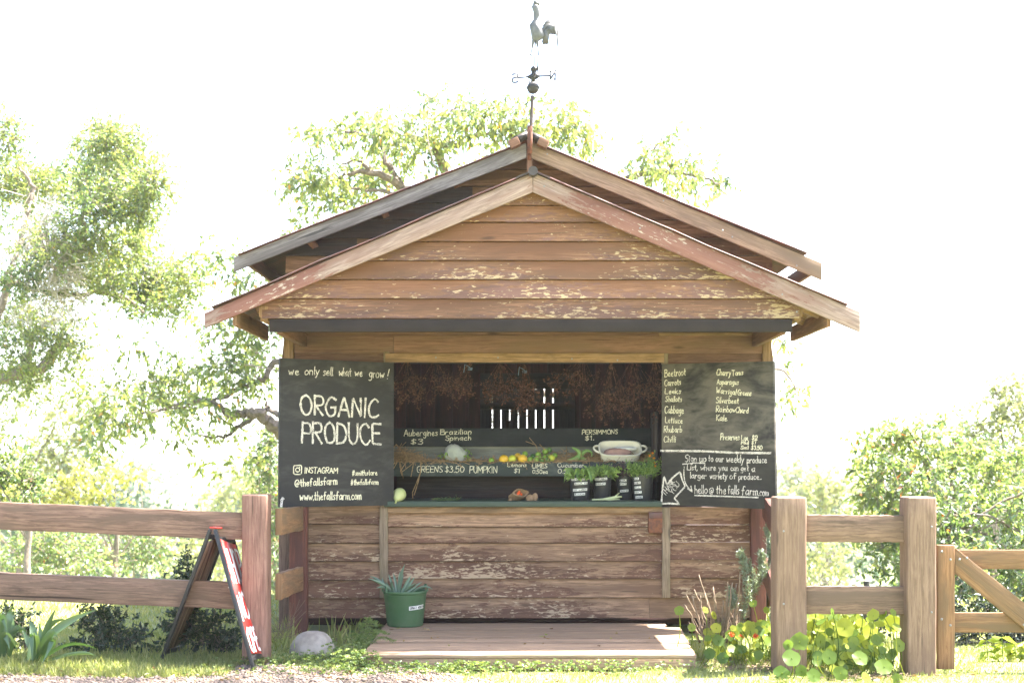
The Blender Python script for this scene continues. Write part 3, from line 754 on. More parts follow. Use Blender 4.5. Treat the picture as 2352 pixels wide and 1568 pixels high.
mb.build('shelf_side', M['darkboard'], disp, local=False)
c6 = crop(1550, 1400, 2.045)
mb = MB(); pl = Plane((0, Yc - .0102, 0), (0, -1, 0))
for t, xa, xb, yb, cp in (('Aubergines', 135, 410, 702, 52), ('Brazilian', 432, 685, 690, 42), ('Spinach', 475, 682, 738, 40), ('$3', 190, 290, 770, 42), ('PERSIMMONS', 1592, 1882, 688, 36), ('$1.', 1615, 1685, 738, 36)):
    write(mb, pl, t, c6(xa, yb), c6(xb, yb - 4), cp / 2.045 / 1.7415, .0075)
pl = Plane((0, SY + .0008, 0), (0, -1, 0))
for t, xa, xb, yb, cp in (('GREENS', 240, 450, 998, 50), ('$3.50', 470, 625, 998, 50), ('PUMPKIN', 672, 895, 1003, 54), ('Lemons', 980, 1135, 952, 32), ('$1', 1035, 1080, 1003, 36), ('LIMES', 1185, 1305, 962, 34), ('0.50ea', 1185, 1310, 1008, 32), ('Cucumber', 1390, 1605, 955, 34), ('0.5', 1392, 1470, 1006, 36)):
    write(mb, pl, t, c6(xa, yb), c6(xb, yb), cp / 2.045 / 1.7415, .0075)
mb.build('lettering', M['chalky'], disp, local=False)

# ---- blackboard shutters
def shutter(in_top, in_bot, Yi, out_top, out_bot, Yo, mat):
    a, b, c, d = P(*in_top, Yi), P(*in_bot, Yi), P(*out_bot, Yo), P(*out_top, Yo)
    n = nrm(np.cross(d - a, b - a)); n = n if n[1] < 0 else -n
    t = .04; mb = MB()
    mb.quad4([a, b, b - n * t, a - n * t], [d, c, c - n * t, d - n * t], 1, rnd=.5)
    o = mb.build('shutter', mat, shed, bevel=.003)
    # batten behind, latch and hinges
    mb = Pieces()
    for q in (.12, .88):
        u, v = a + (b - a) * q, d + (c - d) * q
        mb.plank(u - n * (t + .012) + (v - u) * .04, v - n * (t + .012) - (v - u) * .04, .09, .022, n)
    mb.build('batten', M['darkboard'], o)
    mb = Pieces()
    for q in (.15, .85):
        u = a + (b - a) * q - n * .03; mb.tube([u - np.array([0, 0, .05]), u + np.array([0, 0, .05])], .009, 8)
    mb.build('hinge', M['black'], o)
    return o, Plane(a, n)
ls, lp = shutter((905, 833), (905, 1160), 11.93, (643, 822), (641, 1165), 11.43, M['board'])
rs, rp = shutter((1520, 836), (1519, 1158), 11.93, (1776, 829), (1782, 1170), 11.27, M['board_dusty'])
ls['label'] = 'blackboard shutter chalked with large produce words'
rs['label'] = 'dusty blackboard shutter chalked with a vegetable list'
c5 = crop(1080, 1380, 2.24); k5 = 1 / 2.24 / 1.7415
mb = MB()
for t, a, b, cp, w in (('we', (165, 266), (258, 266), 74, .010), ('only', (312, 266), (440, 264), 74, .010), ('sell', (475, 272), (560, 272), 74, .010), ('what', (617, 275), (725, 276), 74, .010), ('we', (760, 279), (825, 280), 74, .010), ('grow', (885, 290), (1020, 294), 80, .010), ('!', (1044, 305), (1062, 305), 90, .010)):
    write(mb, lp, t, c5(*a), c5(*b), cp * k5, w, .12)
write(mb, lp, 'ORGANIC', c5(268, 622), c5(972, 652), 172 * k5, .024, .0)
write(mb, lp, 'PRODUCE', c5(288, 876), c5(995, 884), 182 * k5, .024, .0)
mb.build('headline_lettering', M['chalk'], ls)
mb = MB()
for t, a, b, cp, w in (('INSTAGRAM', (310, 1145), (606, 1145), 52, .010), ('#smithstore', (738, 1166), (960, 1162), 46, .0095), ('@thefallsfarm', (222, 1268), (602, 1245), 70, .0115), ('#thefallsfarm', (725, 1250), (970, 1246), 48, .0095), ('www.thefallsfarm.com', (266, 1388), (816, 1380), 76, .0115)):
    write(mb, lp, t, c5(*a), c5(*b), cp * k5, w)
sq = [(218, 1078), (275, 1074), (283, 1084), (281, 1148), (272, 1156), (220, 1156), (211, 1146), (211, 1086), (218, 1078)]
line(mb, lp, [c5(*q) for q in sq], .009); line(mb, lp, [c5(247 + 19 * math.cos(t), 1116 + 19 * math.sin(t)) for t in np.linspace(0, 6.4, 16)], .008); line(mb, lp, [c5(262, 1092), c5(264, 1094)], .009)
mb.build('small_lettering', M['chalky'], ls)
mb = MB(); line(mb, lp, [c5(112, 1370), c5(104, 1400), c5(100, 1440)], .022); line(mb, lp, [c5(96, 1385), c5(124, 1375)], .012)
mb.build('latch_scuff', M['chalk'], ls)
c7 = crop(2550, 1400, 2.306); k7 = 1 / 2.306 / 1.7415
mb = MB()
for t, xa, ya, xb, yb, cp in (('Beetroot', 252, 246, 445, 232, 66), ('Carrots', 250, 330, 400, 318, 54), ('Leeks', 254, 402, 402, 400, 48), ('Shallots', 258, 475, 408, 475, 50), ('Cabbage', 252, 580, 425, 585, 66), ('Lettuce', 256, 668, 415, 675, 54), ('Rhubarb', 246, 756, 410, 756, 56), ('Chilli', 242, 848, 352, 848, 56),
        ('Cherry', 730, 232, 860, 236, 58), ('Toms', 872, 236, 975, 226, 48), ('Asparagus', 733, 315, 932, 318, 50), ('Warrigal', 726, 394, 908, 412, 52), ('Greens', 925, 414, 1050, 420, 52), ('Silverbeet', 726, 485, 932, 494, 54), ('Rainbow', 726, 570, 905, 574, 58), ('Chard', 908, 574, 1020, 582, 52), ('Kale', 728, 648, 828, 652, 54),
        ('Preserves', 768, 826, 940, 828, 58), ('Lge', 960, 830, 1020, 830, 46), ('$12', 1058, 828, 1108, 828, 44), ('Med', 958, 868, 1026, 868, 32), ('$7', 1055, 868, 1095, 866, 34), ('Sml', 952, 912, 1022, 912, 32), ('$3.50', 1050, 916, 1150, 918, 38)):
    write(mb, rp, t, c7(xa, ya), c7(xb, yb), cp * k7, .0092)
mb.build('list_lettering', M['chalky'], rs)
mb = MB()
line(mb, rp, [c7(217, 926), c7(600, 930), c7(900, 945), c7(1228, 948)], .018)
for t, xa, ya, xb, yb, cp in (('Sign up', 440, 1030, 635, 1030, 66), ('to our', 655, 1024, 795, 1030, 58), ('weekly', 822, 1034, 982, 1036, 70), ('produce', 1012, 1040, 1192, 1038, 60), ('List,', 460, 1104, 552, 1106, 52), ('where', 582, 1106, 725, 1108, 54), ('you', 752, 1110, 832, 1110, 56), ('can', 858, 1110, 930, 1110, 54), ('get', 955, 1112, 1025, 1112, 54), ('a', 1055, 1118, 1085, 1118, 56),
        ('larger', 486, 1180, 635, 1184, 56), ('variety', 668, 1186, 828, 1186, 58), ('of', 852, 1188, 910, 1186, 56), ('produce..', 934, 1192, 1142, 1190, 56), ('hello', 530, 1320, 645, 1320, 76), ('@', 662, 1324, 702, 1324, 62), ('the', 726, 1322, 815, 1326, 76), ('falls', 834, 1326, 940, 1326, 80), ('farm', 962, 1332, 1108, 1338, 78), ('.com', 1118, 1338, 1210, 1340, 66)):
    write(mb, rp, t, c7(xa, ya), c7(xb, yb), cp * k7, .0098)
line(mb, rp, [c7(418, 1050), c7(520, 1040), c7(622, 1040)], .009); line(mb, rp, [c7(530, 1338), c7(800, 1346), c7(1112, 1357)], .011)
line(mb, rp, [c7(432, 1075), c7(430, 1150), c7(446, 1230), c7(500, 1300)], .010, smooth=True); line(mb, rp, [c7(464, 1276), c7(506, 1304), c7(494, 1252)], .010)
line(mb, rp, [c7(*q) for q in ((222, 1415), (232, 1280), (246, 1160), (272, 1240), (330, 1170), (394, 1118), (412, 1190), (442, 1256), (340, 1364), (362, 1386), (386, 1418), (300, 1412), (222, 1415))], .015)
write(mb, rp, 'THANK', c7(256, 1345), c7(350, 1215), 58 * k7, .007, up=1); write(mb, rp, 'YOU', c7(330, 1335), c7(392, 1240), 52 * k7, .007, up=1)
line(mb, rp, [c7(1190, 1402), c7(1235, 1398)], .008); line(mb, rp, [c7(1222, 1402), c7(1228, 1465)], .010)
mb.build('notice_lettering', M['chalk'], rs)

# ---- front (lower) gable
GY = 10.70
def GX(px, Y=GY): return (px - CX) * Y / F
def GZ(py, Y=GY): return HZ + (HY - py) * Y / F
mb = MB()
rows = [437, 474, 513, 557, 600.5, 644, 688, 733.5]
def wear_g(x, z):
    low = (3.5 - z) / .8; right = 1 / (1 + math.exp(-(x + .3) * 1.6))
    return .16 + .40 * max(0, low) * (.55 + .45 * right) + .14 * math.sin(x * 3 + z * 9)
for i in range(7):
    yt, yb = rows[i], rows[i + 1]
    lw = lambda y: (1224 - (y - 428) * 2.417, 1224 + (y - 428) * 2.417)
    (la, ra), (lb, rb) = lw(yt), lw(yb)
    if i == 6: la, ra, lb, rb = 603, 1834, 603, 1834
    weatherboard(mb, GX(lb), GX(rb), GZ(yb), GZ(yt), GY, wear_g, None, 30, .014, GX(la), GX(ra))
fg = mb.build('front_gable', M['gable'], shed)
mb = MB()
for x_ in (700, 860, 1035, 1223, 1400, 1580, 1740):
    for y_ in (724, 679, 635, 591, 548, 505, 466):
        if abs(x_ - 1224) < (y_ - 445) * 2.3: mb.ball((GX(x_ + rng.normal(0, 3)), GY - .026, GZ(y_ + rng.normal(0, 1.5))), (.004, .004, .004), 7, 4)
mb.build('nail', M['nail'], fg)
mb = MB(); mb.box((GX(1219), GY - .005, (GZ(733.5) + GZ(762.5)) / 2), (GX(1818) - GX(620), .05, GZ(733.5) - GZ(762.5) - .002), rnd=.5)
mb.build('canopy_beam', M['purlin'], shed, bevel=.004)
for sx in (GX(642), GX(1800)):
    mb = MB(); mb.plank((sx, GY + .03, GZ(750)), (sx, 11.97, GZ(750)), .115, .05, (1, 0, 0), rnd=.3); mb.build('canopy_bracket', M['header'], shed, bevel=.003)
for sx in (GX(606), GX(1832)):
    mb = MB(); mb.plank((sx, GY + .01, GZ(722)), (sx, 12.0, GZ(722)), .10, .06, (1, 0, 0), rnd=.8); mb.box((sx, GY - .012, GZ(716)), (.07, .02, .085), rnd=.9); mb.build('wall_plate', M['tan'], shed, bevel=.002)

BYF = 10.56
def barge(name, mat, pts, Y, t, rnd, seg=16, jit=.0012, wear=None):
    q = [P(x, y, Y) for x, y in pts]           # outer top, outer bottom, inner bottom, inner top
    dy = np.array([0, t, 0]); mb = MB()
    mb.quad4([q[0], q[1], q[1] + dy, q[0] + dy], [q[3], q[2], q[2] + dy, q[3] + dy], seg, jit, rnd=rnd, wear=wear)
    o = mb.build(name, mat, shed, bevel=.003); return o, q
lb1, _ = barge('barge_board', M['barge_red'], ((469, 719), (470, 753), (1224, 441), (1223, 397)), BYF, .028, .5, wear=[.45, .7, .85, .95, .95, .75, .5, .35, .3, .35, .3, .25, .35, .4, .35, .4, .45])
rb1, _ = barge('barge_board', M['barge_red'], ((1976, 716), (1976, 763), (1224, 441), (1225, 397)), BYF, .028, .35, wear=[.2, .3, .4, .5, .55, .7, .75, .85, .9, .85, .9, .85, .8, .75, .6, .5, .45])
lb1['label'] = 'faded red barge board of the lower gable, left slope'; rb1['label'] = 'faded red barge board of the lower gable, right slope'
MY = 11.62
lb2, _ = barge('barge_board', M['barge_grey'], ((537, 591), (537, 624), (1209, 362), (1209, 328)), MY, .03, .5)
rb2, _ = barge('barge_board', M['barge_tan'], ((1888, 604), (1888, 643), (1219, 362), (1219, 326)), MY, .03, .5)
lb2['label'] = 'silver grey barge board of the upper gable'; rb2['label'] = 'tan barge board of the upper gable'
for o, ps, Y in ((rb1, ((1660, 525), (1797, 672), (1830, 735 - 23), (1250, 424), (1470, 520)), BYF), (rb2, ((1257, 352), (1524, 459), (1682, 542), (1830, 608)), MY)):
    mb = Pieces()
    for px_, py_ in ps: mb.ball(P(px_, py_ + (4 if Y == BYF else 2), Y - .002), (.0075, .003, .0075), 8, 5)
    mb.build('screw', M['screw'], o, smooth=True)

def roof(name, ridge, eave_l, eave_r, ya, yb, pitch=.076, amp=.009):
    """Two corrugated iron slopes from y=ya to yb."""
    ny = int((yb - ya) / pitch * 6) + 1; yv = np.linspace(ya, yb, ny); wv = amp * np.sin((yv - ya) / pitch * 2 * math.pi)
    o = None
    for e in (eave_l, eave_r):
        mb = MB(); e = np.asarray(e); r = np.asarray(ridge); u = nrm(e - r); n_ = nrm(np.array([-u[2], 0, u[0]])); n_ = n_ if n_[2] > 0 else -n_
        V = []
        for q in np.linspace(0, 1, 10):
            p = r + (e - r) * q; sag = rng.normal(0, .003)
            V.append(np.stack([np.full(ny, p[0]), yv, np.full(ny, p[2] + sag)], 1) + wv[:, None] * n_)
        V = np.array(V); a, b_ = 10, ny
        ii, jj = np.meshgrid(np.arange(a - 1), np.arange(b_ - 1), indexing='ij'); ii, jj = ii.ravel(), jj.ravel()
        mb.add(V.reshape(-1, 3), np.stack([ii * b_ + jj, ii * b_ + jj + 1, (ii + 1) * b_ + jj + 1, (ii + 1) * b_ + jj], 1), rnd=rng.random())
        o = mb.build(name, M['roof'], shed, smooth=True, flat=True); s_ = o.modifiers.new('thickness', 'SOLIDIFY'); s_.thickness = .004
pr = P(1224, 397, BYF); roof('front_roof', pr + [0, 0, .006], P(487, 706, BYF), P(1946, 701, BYF) + [0, 0, -.005], 10.53, 12.05)
pr2 = P(1214, 326, MY); roof('main_roof', pr2 + [0, 0, .006], P(548, 585, MY), P(1852, 583, MY), 11.58, 15.95)
mb = MB()
mb.tube([pr + [0, -.08, .0], pr + [0, 1.5, .0]], .038, 10)
for s_ in (-1, 1): mb.plank(pr + [s_ * .075, -.03, -.02], pr + [s_ * .075, 1.5, -.02], .13, .012, (s_ * .38, 0, .92), rnd=.4)
mb.build('ridge_cap', M['ridge'], shed, smooth=True)
mb = MB(); q = pr2
for s_, w in ((-1, .15), (1, .13)):
    mb.plank(q + [s_ * .075, -.1, .018], q + [s_ * .075, 4.3, .018], w, .05, (s_ * .42, 0, .9), rnd=.5)
mb.tube([q + [0, -.06, .06], q + [0, 4.3, .06]], .04, 8)
mb.build('ridge_cap', M['ridge'], shed)
mb = Pieces()
for s_ in (-1, 1): mb.plank(q + [s_ * .125, -.115, -.03], q + [s_ * .125, -.02, -.03], .09, .07, (s_ * .42, 0, .9), rnd=.7)
mb.build('ridge_block', M['header'], shed, bevel=.003)
mb = MB(); mb.box(P(1216.5, 374, MY + .06), (.05, .05, .16)); mb.build('strut', M['header'], shed, bevel=.003)

# ---- upper (main) gable wall
mb = MB(); mbd = MB()
rows = [345, 391, 430, 468.4, 507, 549, 589, 630, 672, 714, 757]
for i in range(10):
    yt, yb = rows[i], rows[i + 1]
    lw = lambda y: (max(-557, -(y - 336) * 2.37), min(559, (y - 336) * 2.37))
    (la, ra), (lb, rb) = lw(yt), lw(yb); c = 1214
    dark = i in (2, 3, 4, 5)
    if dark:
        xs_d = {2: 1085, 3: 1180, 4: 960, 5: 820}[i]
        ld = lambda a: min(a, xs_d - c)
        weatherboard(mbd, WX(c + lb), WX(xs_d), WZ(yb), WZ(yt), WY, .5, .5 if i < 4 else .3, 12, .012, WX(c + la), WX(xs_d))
        weatherboard(mb, WX(xs_d + .5), WX(c + rb), WZ(yb), WZ(yt), WY, lambda x, z: .35 + (.35 if z > 3.0 and x > 1.0 and z < 3.6 else 0), None, 20, .012, WX(xs_d + .5), WX(c + ra))
    else:
        weatherboard(mb, WX(c + lb), WX(c + rb), WZ(yb), WZ(yt), WY, lambda x, z: .35 + (.3 if x > 1.2 else 0), None, 24, .012, WX(c + la), WX(c + ra))
mb.build('upper_gable', M['backgable'], shed)
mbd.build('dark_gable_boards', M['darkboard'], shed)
mb = MB(); mb.box((.14, 12.1, 3.0), (4.35, .03, .5))
V = [[-2.06, 12.09, 2.9], [2.34, 12.09, 2.9], [2.34, 12.09, 3.3], [.15, 12.09, 4.3], [-2.06, 12.09, 3.3]]
mb.add(V, [[0, 1, 2, 3, 4]]); V = [[a, 15.5, c] for a, _, c in V]; mb.add(V, [[0, 1, 2, 3, 4]])
mb.build('gable_backing', M['darkboard'], shed)

# ---- eaves: fascias, rafter tails
def eave(xe, z, ya, yb, m_='header', w=.12): 
    mb = MB(); mb.plank((xe, ya, z), (xe, yb, z), w, .03, (1, 0, 0), seg=6, jit=.001, rnd=.6); mb.build('fascia', M[m_], shed, bevel=.002)
eave(GX(1897, 10.7), GZ(733, 10.7), 10.6, 12.0, 'gatewood', .135); eave(GX(545, 10.7), GZ(731, 10.7), 10.6, 12.0, 'gatewood', .135)
eave(WX(1850), WZ(625), 11.66, 15.8, 'header', .12); eave(WX(588), WZ(607), 11.66, 15.8, 'header', .12)
mb = Pieces()
sl = (P(1976, 740, BYF) - P(1225, 420, BYF)); sr = nrm([sl[0], 0, sl[2]]); sL = nrm([-sl[0], 0, sl[2]])
for Y in (10.82, 11.4, 11.96):
    for s_, o_ in ((sr, 1), (sL, -1)):
        top = np.array([pr[0], Y, pr[2] - .09]); mb.plank(top + s_ * .05, top + s_ * (2.56 if o_ > 0 else 2.46), .085, .045, (0, 1, 0), seg=4, jit=.001, rnd=.7)
mb.build('rafter', M['tan'], shed)
mb = Pieces()
for s_ in (-1, 1):
    for d_ in (.7, 1.4, 2.1):
        for (r_, ya, yb) in ((pr, 10.6, 12.0), (pr2, 11.66, 15.9)):
            sv = sr if s_ > 0 else sL; c = r_ + sv * d_; mb.plank((c[0], ya, c[2] - .035), (c[0], yb, c[2] - .035), .06, .035, (s_ * .4, 0, .9))
mb.build('roof_batten', M['header'], shed)

# ------------------------------------------------------------------ weather vane on the ridge
VY = 11.50
vane = empty('weather_vane', P(1216, 358, VY), 'grey metal rooster weather vane with compass letters on the ridge of the stall', 'weather vane')
cv = crop(1950, 0, 3.92)
def V2(x, y, dy=0.0): return P(*cv(x, y), VY) + np.array([0, dy, 0])
mb = MB(); mb.box(P(1216, 328, VY), (.035, .012, .30)); mb.box(P(1219.5, 326, VY - .015), (.010, .03, .27)); mb.tube([P(1219, 352, VY - .02), P(1220, 292, VY - .02)], .012, 8)
mb.build('bracket', M['rust'], vane)
mb = MB(); mb.tube([P(1219, 330, VY), P(1220, 290, VY), V2(705, 1500)], [.016, .015, .014], 8); mb.tube([V2(708, 1290), V2(722, 1040)], .012, 8); mb.tube([V2(733, 1045), V2(752, 660)], .005, 6)
mb.build('pole', M['polemetal'], vane, smooth=True)
mb = MB(); mb.ball(V2(713, 1380), .0535, 22, 14); c = V2(713, 1376); mb.lathe([(.052, -.003), (.060, -.003), (.060, .003), (.052, .003)], c, 22)
mb.build('globe', M['vanedark'], vane, smooth=True)
mb = MB(); c = V2(727, 1092); mb.ball(c, (.030, .030, .028), 16, 10); mb.lathe([(.028, -.002), (.034, -.002), (.034, .002), (.028, .002)], c, 16)
mb.build('globe', M['vanedark'], vane, smooth=True)
mb = MB(); mb.tube([V2(716, 1285), V2(720, 1130)], [.018, .020], 10)
hub = V2(722, 1200)
for tip, z0 in ((V2(980, 1190), 0), (V2(470, 1220), 0)):
    mb.quad4([hub + [0, -.004, .035], hub + [0, -.004, -.04], hub + [0, .004, -.04], hub + [0, .004, .035]], [tip * .4 + hub * .6 + [0, -.004, .006], tip * .4 + hub * .6 + [0, -.004, -.006], tip * .4 + hub * .6 + [0, .004, -.006], tip * .4 + hub * .6 + [0, .004, .006]])
    mb.tube([tip * .36 + hub * .64, tip], .0075, 6)
for d_ in (np.array([-.03, .36, .02]), np.array([.03, -.36, -.02])): mb.tube([hub, hub + d_ * .5, hub + d_], [.010, .007, .0065], 6)
mb.build('compass_arm', M['vanedark'], vane)
def vletter(name, strokes, w=.014):
    mb = MB()
    for st in strokes:
        for a, b in zip(st[:-1], st[1:]):
            a, b = np.asarray(a), np.asarray(b); mb.plank(a, b, w, .006 + .0004 * rng.random(), (0, 1, 0))
    mb.build(name, M['vanedark'], vane)
vletter('compass_letter', [[V2(985, 1120), V2(985, 1250), V2(1065, 1115), V2(1058, 1245)], [V2(968, 1124), V2(1002, 1120)], [V2(1048, 1112), V2(1078, 1108)], [V2(1038, 1248), V2(1076, 1246)]])
vletter('compass_letter', [[V2(392, 1185), V2(394, 1165), V2(465, 1160), V2(474, 1175), V2(470, 1212), V2(392, 1232), V2(388, 1275), V2(400, 1296), V2(470, 1290), V2(473, 1270)]])
e = hub + np.array([-.03, .37, .02]); 
vletter('compass_letter', [[e + [0, 0, .05], e + [0, 0, -.05]], [e + [0, 0, .05], e + [-.01, .06, .05]], [e, e + [-.01, .05, 0]], [e + [0, 0, -.05], e + [-.01, .06, -.05]]], .009)
e = hub + np.array([.03, -.37, -.02])
vletter('compass_letter', [[e + [0, .05, .05], e + [0, .02, -.05], e + [0, 0, .02], e + [0, -.02, -.05], e + [0, -.05, .05]]], .009)
mb = MB()
rg = []
for y, x0, x1, dp in ((672, 730, 775, .3), (655, 708, 800, .45), (610, 692, 868, .5), (560, 684, 895, .55), (510, 676, 880, .6), (450, 662, 862, .62), (400, 652, 828, .62), (350, 690, 806, .6), (300, 722, 790, .6), (250, 722, 820, .6), (210, 722, 826, .55), (160, 708, 820, .6), (125, 694, 812, .65), (95, 698, 800, .65), (68, 722, 770, .5)):
    a, b = V2(x0, y), V2(x1, y); c = (a + b) / 2; rx = (b[0] - a[0]) / 2; an = np.arange(18) * math.pi / 9
    rg.append(np.stack([c[0] + rx * np.cos(an), c[1] + rx * dp * np.sin(an) * (1 + .08 * np.cos(an * 5)), np.full(18, c[2])], 1))
mb.loft(rg)
mb.loft([[V2(712, 88, -.008), V2(712, 112, -.008), V2(712, 112, .008), V2(712, 88, .008)], [V2(678, 100, -.001), V2(678, 104, -.001), V2(678, 104, .001), V2(678, 100, .001)]])
for (x0, y0, x1, y1, r0, r1) in ((716, 650, 700, 760, .016, .006), (700, 760, 680, 865, .006, .005), (775, 650, 790, 740, .016, .006), (790, 740, 799, 880, .006, .005)): mb.tube([V2(x0, y0, -.01), V2(x1, y1, -.01)], [r0, r1 * 1.3], 7)
for (x, y) in ((676, 868), (798, 900)):
    for dx, dy_ in ((-36, 6), (26, 26), (40, 30), (-6, 16)): mb.tube([V2(x, y, -.01), V2(x + dx, y + dy_, -.01 + dx * .0004)], [.006, .002], 5)
mb.build('rooster_body', M['zinc'], vane, smooth=True)
def plate(name, pts, t, mat):
    mb = MB(); q = [V2(*p) for p in pts]; n = len(q)
    mb.loft([[p + [0, -t / 2, 0] for p in q], [p + [0, t / 2, 0] for p in q]]); return mb.build(name, mat, vane)
plate('comb', [(712, 72), (722, 30), (735, 8), (752, 6), (762, 12), (774, 10), (786, 22), (800, 28), (806, 44), (818, 56), (814, 80), (798, 96), (770, 80)], .016, M['zinc'])
plate('wattle', [(716, 125), (742, 130), (746, 190), (732, 204), (716, 180)], .012, M['vanedark'])
mb = MB()
plate('tail', [(840, 480), (868, 430), (900, 350), (940, 312), (990, 306), (1050, 345), (1095, 420), (1120, 520), (1122, 590), (1112, 690), (1096, 795), (1090, 700), (1084, 610), (1070, 540), (1048, 552), (1036, 532), (1014, 544), (996, 528), (972, 548), (960, 640), (962, 700), (940, 690), (922, 706), (905, 690), (876, 710), (850, 655), (870, 600)], .008, M['zinc'])
for r_ in (30, 62, 96, 132):
    pts = [V2(965 + r_ * 1.05 * math.cos(t), 545 - r_ * 1.45 * math.sin(t), -.005) for t in np.linspace(-.05, 2.7, 14)]; mb.tube(pts, .0035, 5)
mb.build('tail_rib', M['zinc'], vane, smooth=True)

# ------------------------------------------------------------------ step platform, pot, boulder, cash box
plat = empty('step_platform', (.15, 10.8, 0), 'low reddish timber step platform on the grass in front of the stall', 'platform')
ys_p = np.linspace(9.93, 11.83, 14)
for k in range(13):
    mb = MB(); ya, yb = ys_p[k] + .003, ys_p[k + 1] - .003; q = (ya - 9.93) / 1.9
    x0 = -1.125 + .0 * q + rng.normal(0, .004); x1 = 1.385 + .1 * q + rng.normal(0, .005)
    if k > 10: x1 = 1.36 + rng.normal(0, .01)
    mb.plank((x0, (ya + yb) / 2, .105), (x1, (ya + yb) / 2, .105), yb - ya, .028, (0, 0, 1), seg=14, jit=.0012, rnd=rng.random())
    mb.build('deck_board', M['deck'], plat, bevel=.003)
mb = MB(); mb.box((.13, 9.965, .045), (2.5, .04, .085)); mb.build('front_joist', M['deck'], plat, bevel=.003)
for x in (-1.05, .15, 1.36):
    mb = MB(); mb.box((x, 10.9, .045), (.05, 1.8, .085)); mb.build('joist', M['deck'], plat)

PC = np.array(((930.5 - CX) * 11.66 / F, 11.66, .12))
pot = empty('plant_pot', PC, 'green plastic pot with loop handles standing on the step platform', 'plant pot')
mb = MB()
prof = [(.02, 0), (.150, 0), (.155, .006)]
for i in range(1, 27): 
    z = i * .0108; r = .155 + .033 * (z / .29) + (.0016 if i % 2 else 0); prof.append((r, z))
prof += [(.194, .288), (.196, .304), (.190, .312), (.180, .306), (.172, .25), (.02, .25)]
mb.lathe(prof, PC, 40); mb.build('tub', M['pot'], pot, smooth=True)
mb = MB(); mb.lathe([(.01, .262), (.09, .266), (.174, .258)], PC, 20, caps=False); mb.build('soil', M['soil'], pot)
for an in (-2.75, .35):
    mb = MB(); c = PC + [.188 * math.cos(an), .188 * math.sin(an), .30]; t = np.array([-math.sin(an), math.cos(an), 0])
    mb.tube([c + t * .06 * math.cos(q) + np.array([0, 0, .055 * math.sin(q)]) for q in np.linspace(0, math.pi, 9)], .008, 6); mb.build('handle', M['pot'], pot, smooth=True)
mb = MB(); mb2 = MB()
A0 = [-1.36 + .0, -.62]; an = np.linspace(-1.30, -.42, 12)
V = []
for q, t in enumerate(an):
    zz = .168 + .012 * (t + 1.3); r = .1795
    V.append([PC + [r * math.cos(t), r * math.sin(t), zz - .017], PC + [(r + .002) * math.cos(t), (r + .002) * math.sin(t), zz + .017]])
V = np.array(V); i = np.arange(11) * 2; mb.add(V.reshape(-1, 3), np.stack([i, i + 2, i + 3, i + 1], 1)); lab = mb.build('paper_label', M['tape'], pot)
st, wd = glyph_strokes('SPIN-7  NORTH')
for s_ in st:
    q = [PC + np.array([.1825 * math.cos(t), .1825 * math.sin(t), .158 + .012 * (t + 1.3) + y * .02]) for (x, y) in s_ for t in [-1.26 + .8 * x / wd]]
    ribbon(mb2, q, nrm(q[0] - PC - [0, 0, .16]), .004)
mb2.build('writing', M['ink'], lab)

def blade(mb, base, mid, tip, w, n=9, cup=.35, rnd=None, mat=0, twist=0):
    """A strap leaf along a curve from base over mid to tip, with a folded middle."""
    base, mid, tip = (np.asarray(v, float) for v in (base, mid, tip)); t = np.linspace(0, 1, n)[:, None]
    c = (1 - t) ** 2 * base + 2 * t * (1 - t) * (2 * mid - (base + tip) / 2) + t ** 2 * tip
    d = np.gradient(c, axis=0); d /= np.linalg.norm(d, axis=1)[:, None]
    s = np.cross(d, nrm([.25 * math.sin(twist * 5), 1, .3])) + np.array([0, twist * .6, 0]); s = s - d * (s * d).sum(1)[:, None]; s /= np.maximum(1e-6, np.linalg.norm(s, axis=1))[:, None]; nn = np.cross(s, d)
    nn = nn * np.sign(nn[:, 2:3] + 1e-6)
    wd = w * np.minimum(1, np.minimum(.55 + 2 * t, 3.0 * (1 - t) + .03)) / 2
    V = np.stack([c - s * wd + nn * wd * cup, c, c + s * wd + nn * wd * cup], 1)
    i = np.arange(n - 1) * 3; Fa = np.concatenate([np.stack([i, i + 1, i + 4, i + 3], 1), np.stack([i + 1, i + 2, i + 5, i + 4], 1)])
    mb.add(V.reshape(-1, 3), Fa, None, rng.random() if rnd is None else rnd, None, mat)

agave = empty('spiky_plant', PC + [0, 0, .262], 'grey green spiky plant growing in the green pot', 'plant')
c6b = crop(1400, 2200, 4.48)
def A6(x, y, Y=11.62): return P(*c6b(x, y), Y)
mb = MB()
for (bx, tx, ty, cx_, cy_, w, dY) in ((850, 985, 245, 905, 480, .042, -.02), (840, 770, 400, 815, 560, .036, .03), (870, 960, 420, 915, 580, .034, .05), (910, 1100, 440, 1000, 600, .036, .03), (950, 1160, 480, 1070, 600, .034, .08), (940, 1190, 585, 1060, 670, .034, -.08), (960, 1085, 500, 1020, 620, .03, .1),
                                   (820, 690, 420, 740, 560, .032, .08), (800, 580, 480, 625, 600, .024, .1), (780, 320, 500, 600, 620, .046, -.02), (760, 345, 462, 540, 560, .04, .05), (780, 470, 680, 620, 672, .040, -.1), (1080, 1480, 700, 1300, 655, .034, -.05), (790, 760, 545, 742, 640, .03, -.1), (960, 1300, 560, 1150, 660, .03, .12), (880, 890, 380, 880, 560, .03, .12), (820, 640, 560, 700, 640, .03, .14)):
    blade(mb, A6(bx, 790, 11.64), A6(cx_, cy_, 11.64 + dY * .6), A6(tx, ty, 11.64 + dY), w * .62, 10, .45, rng.uniform(.1, .8))
mb.build('foliage', M['leaf_agave'], agave, smooth=True)

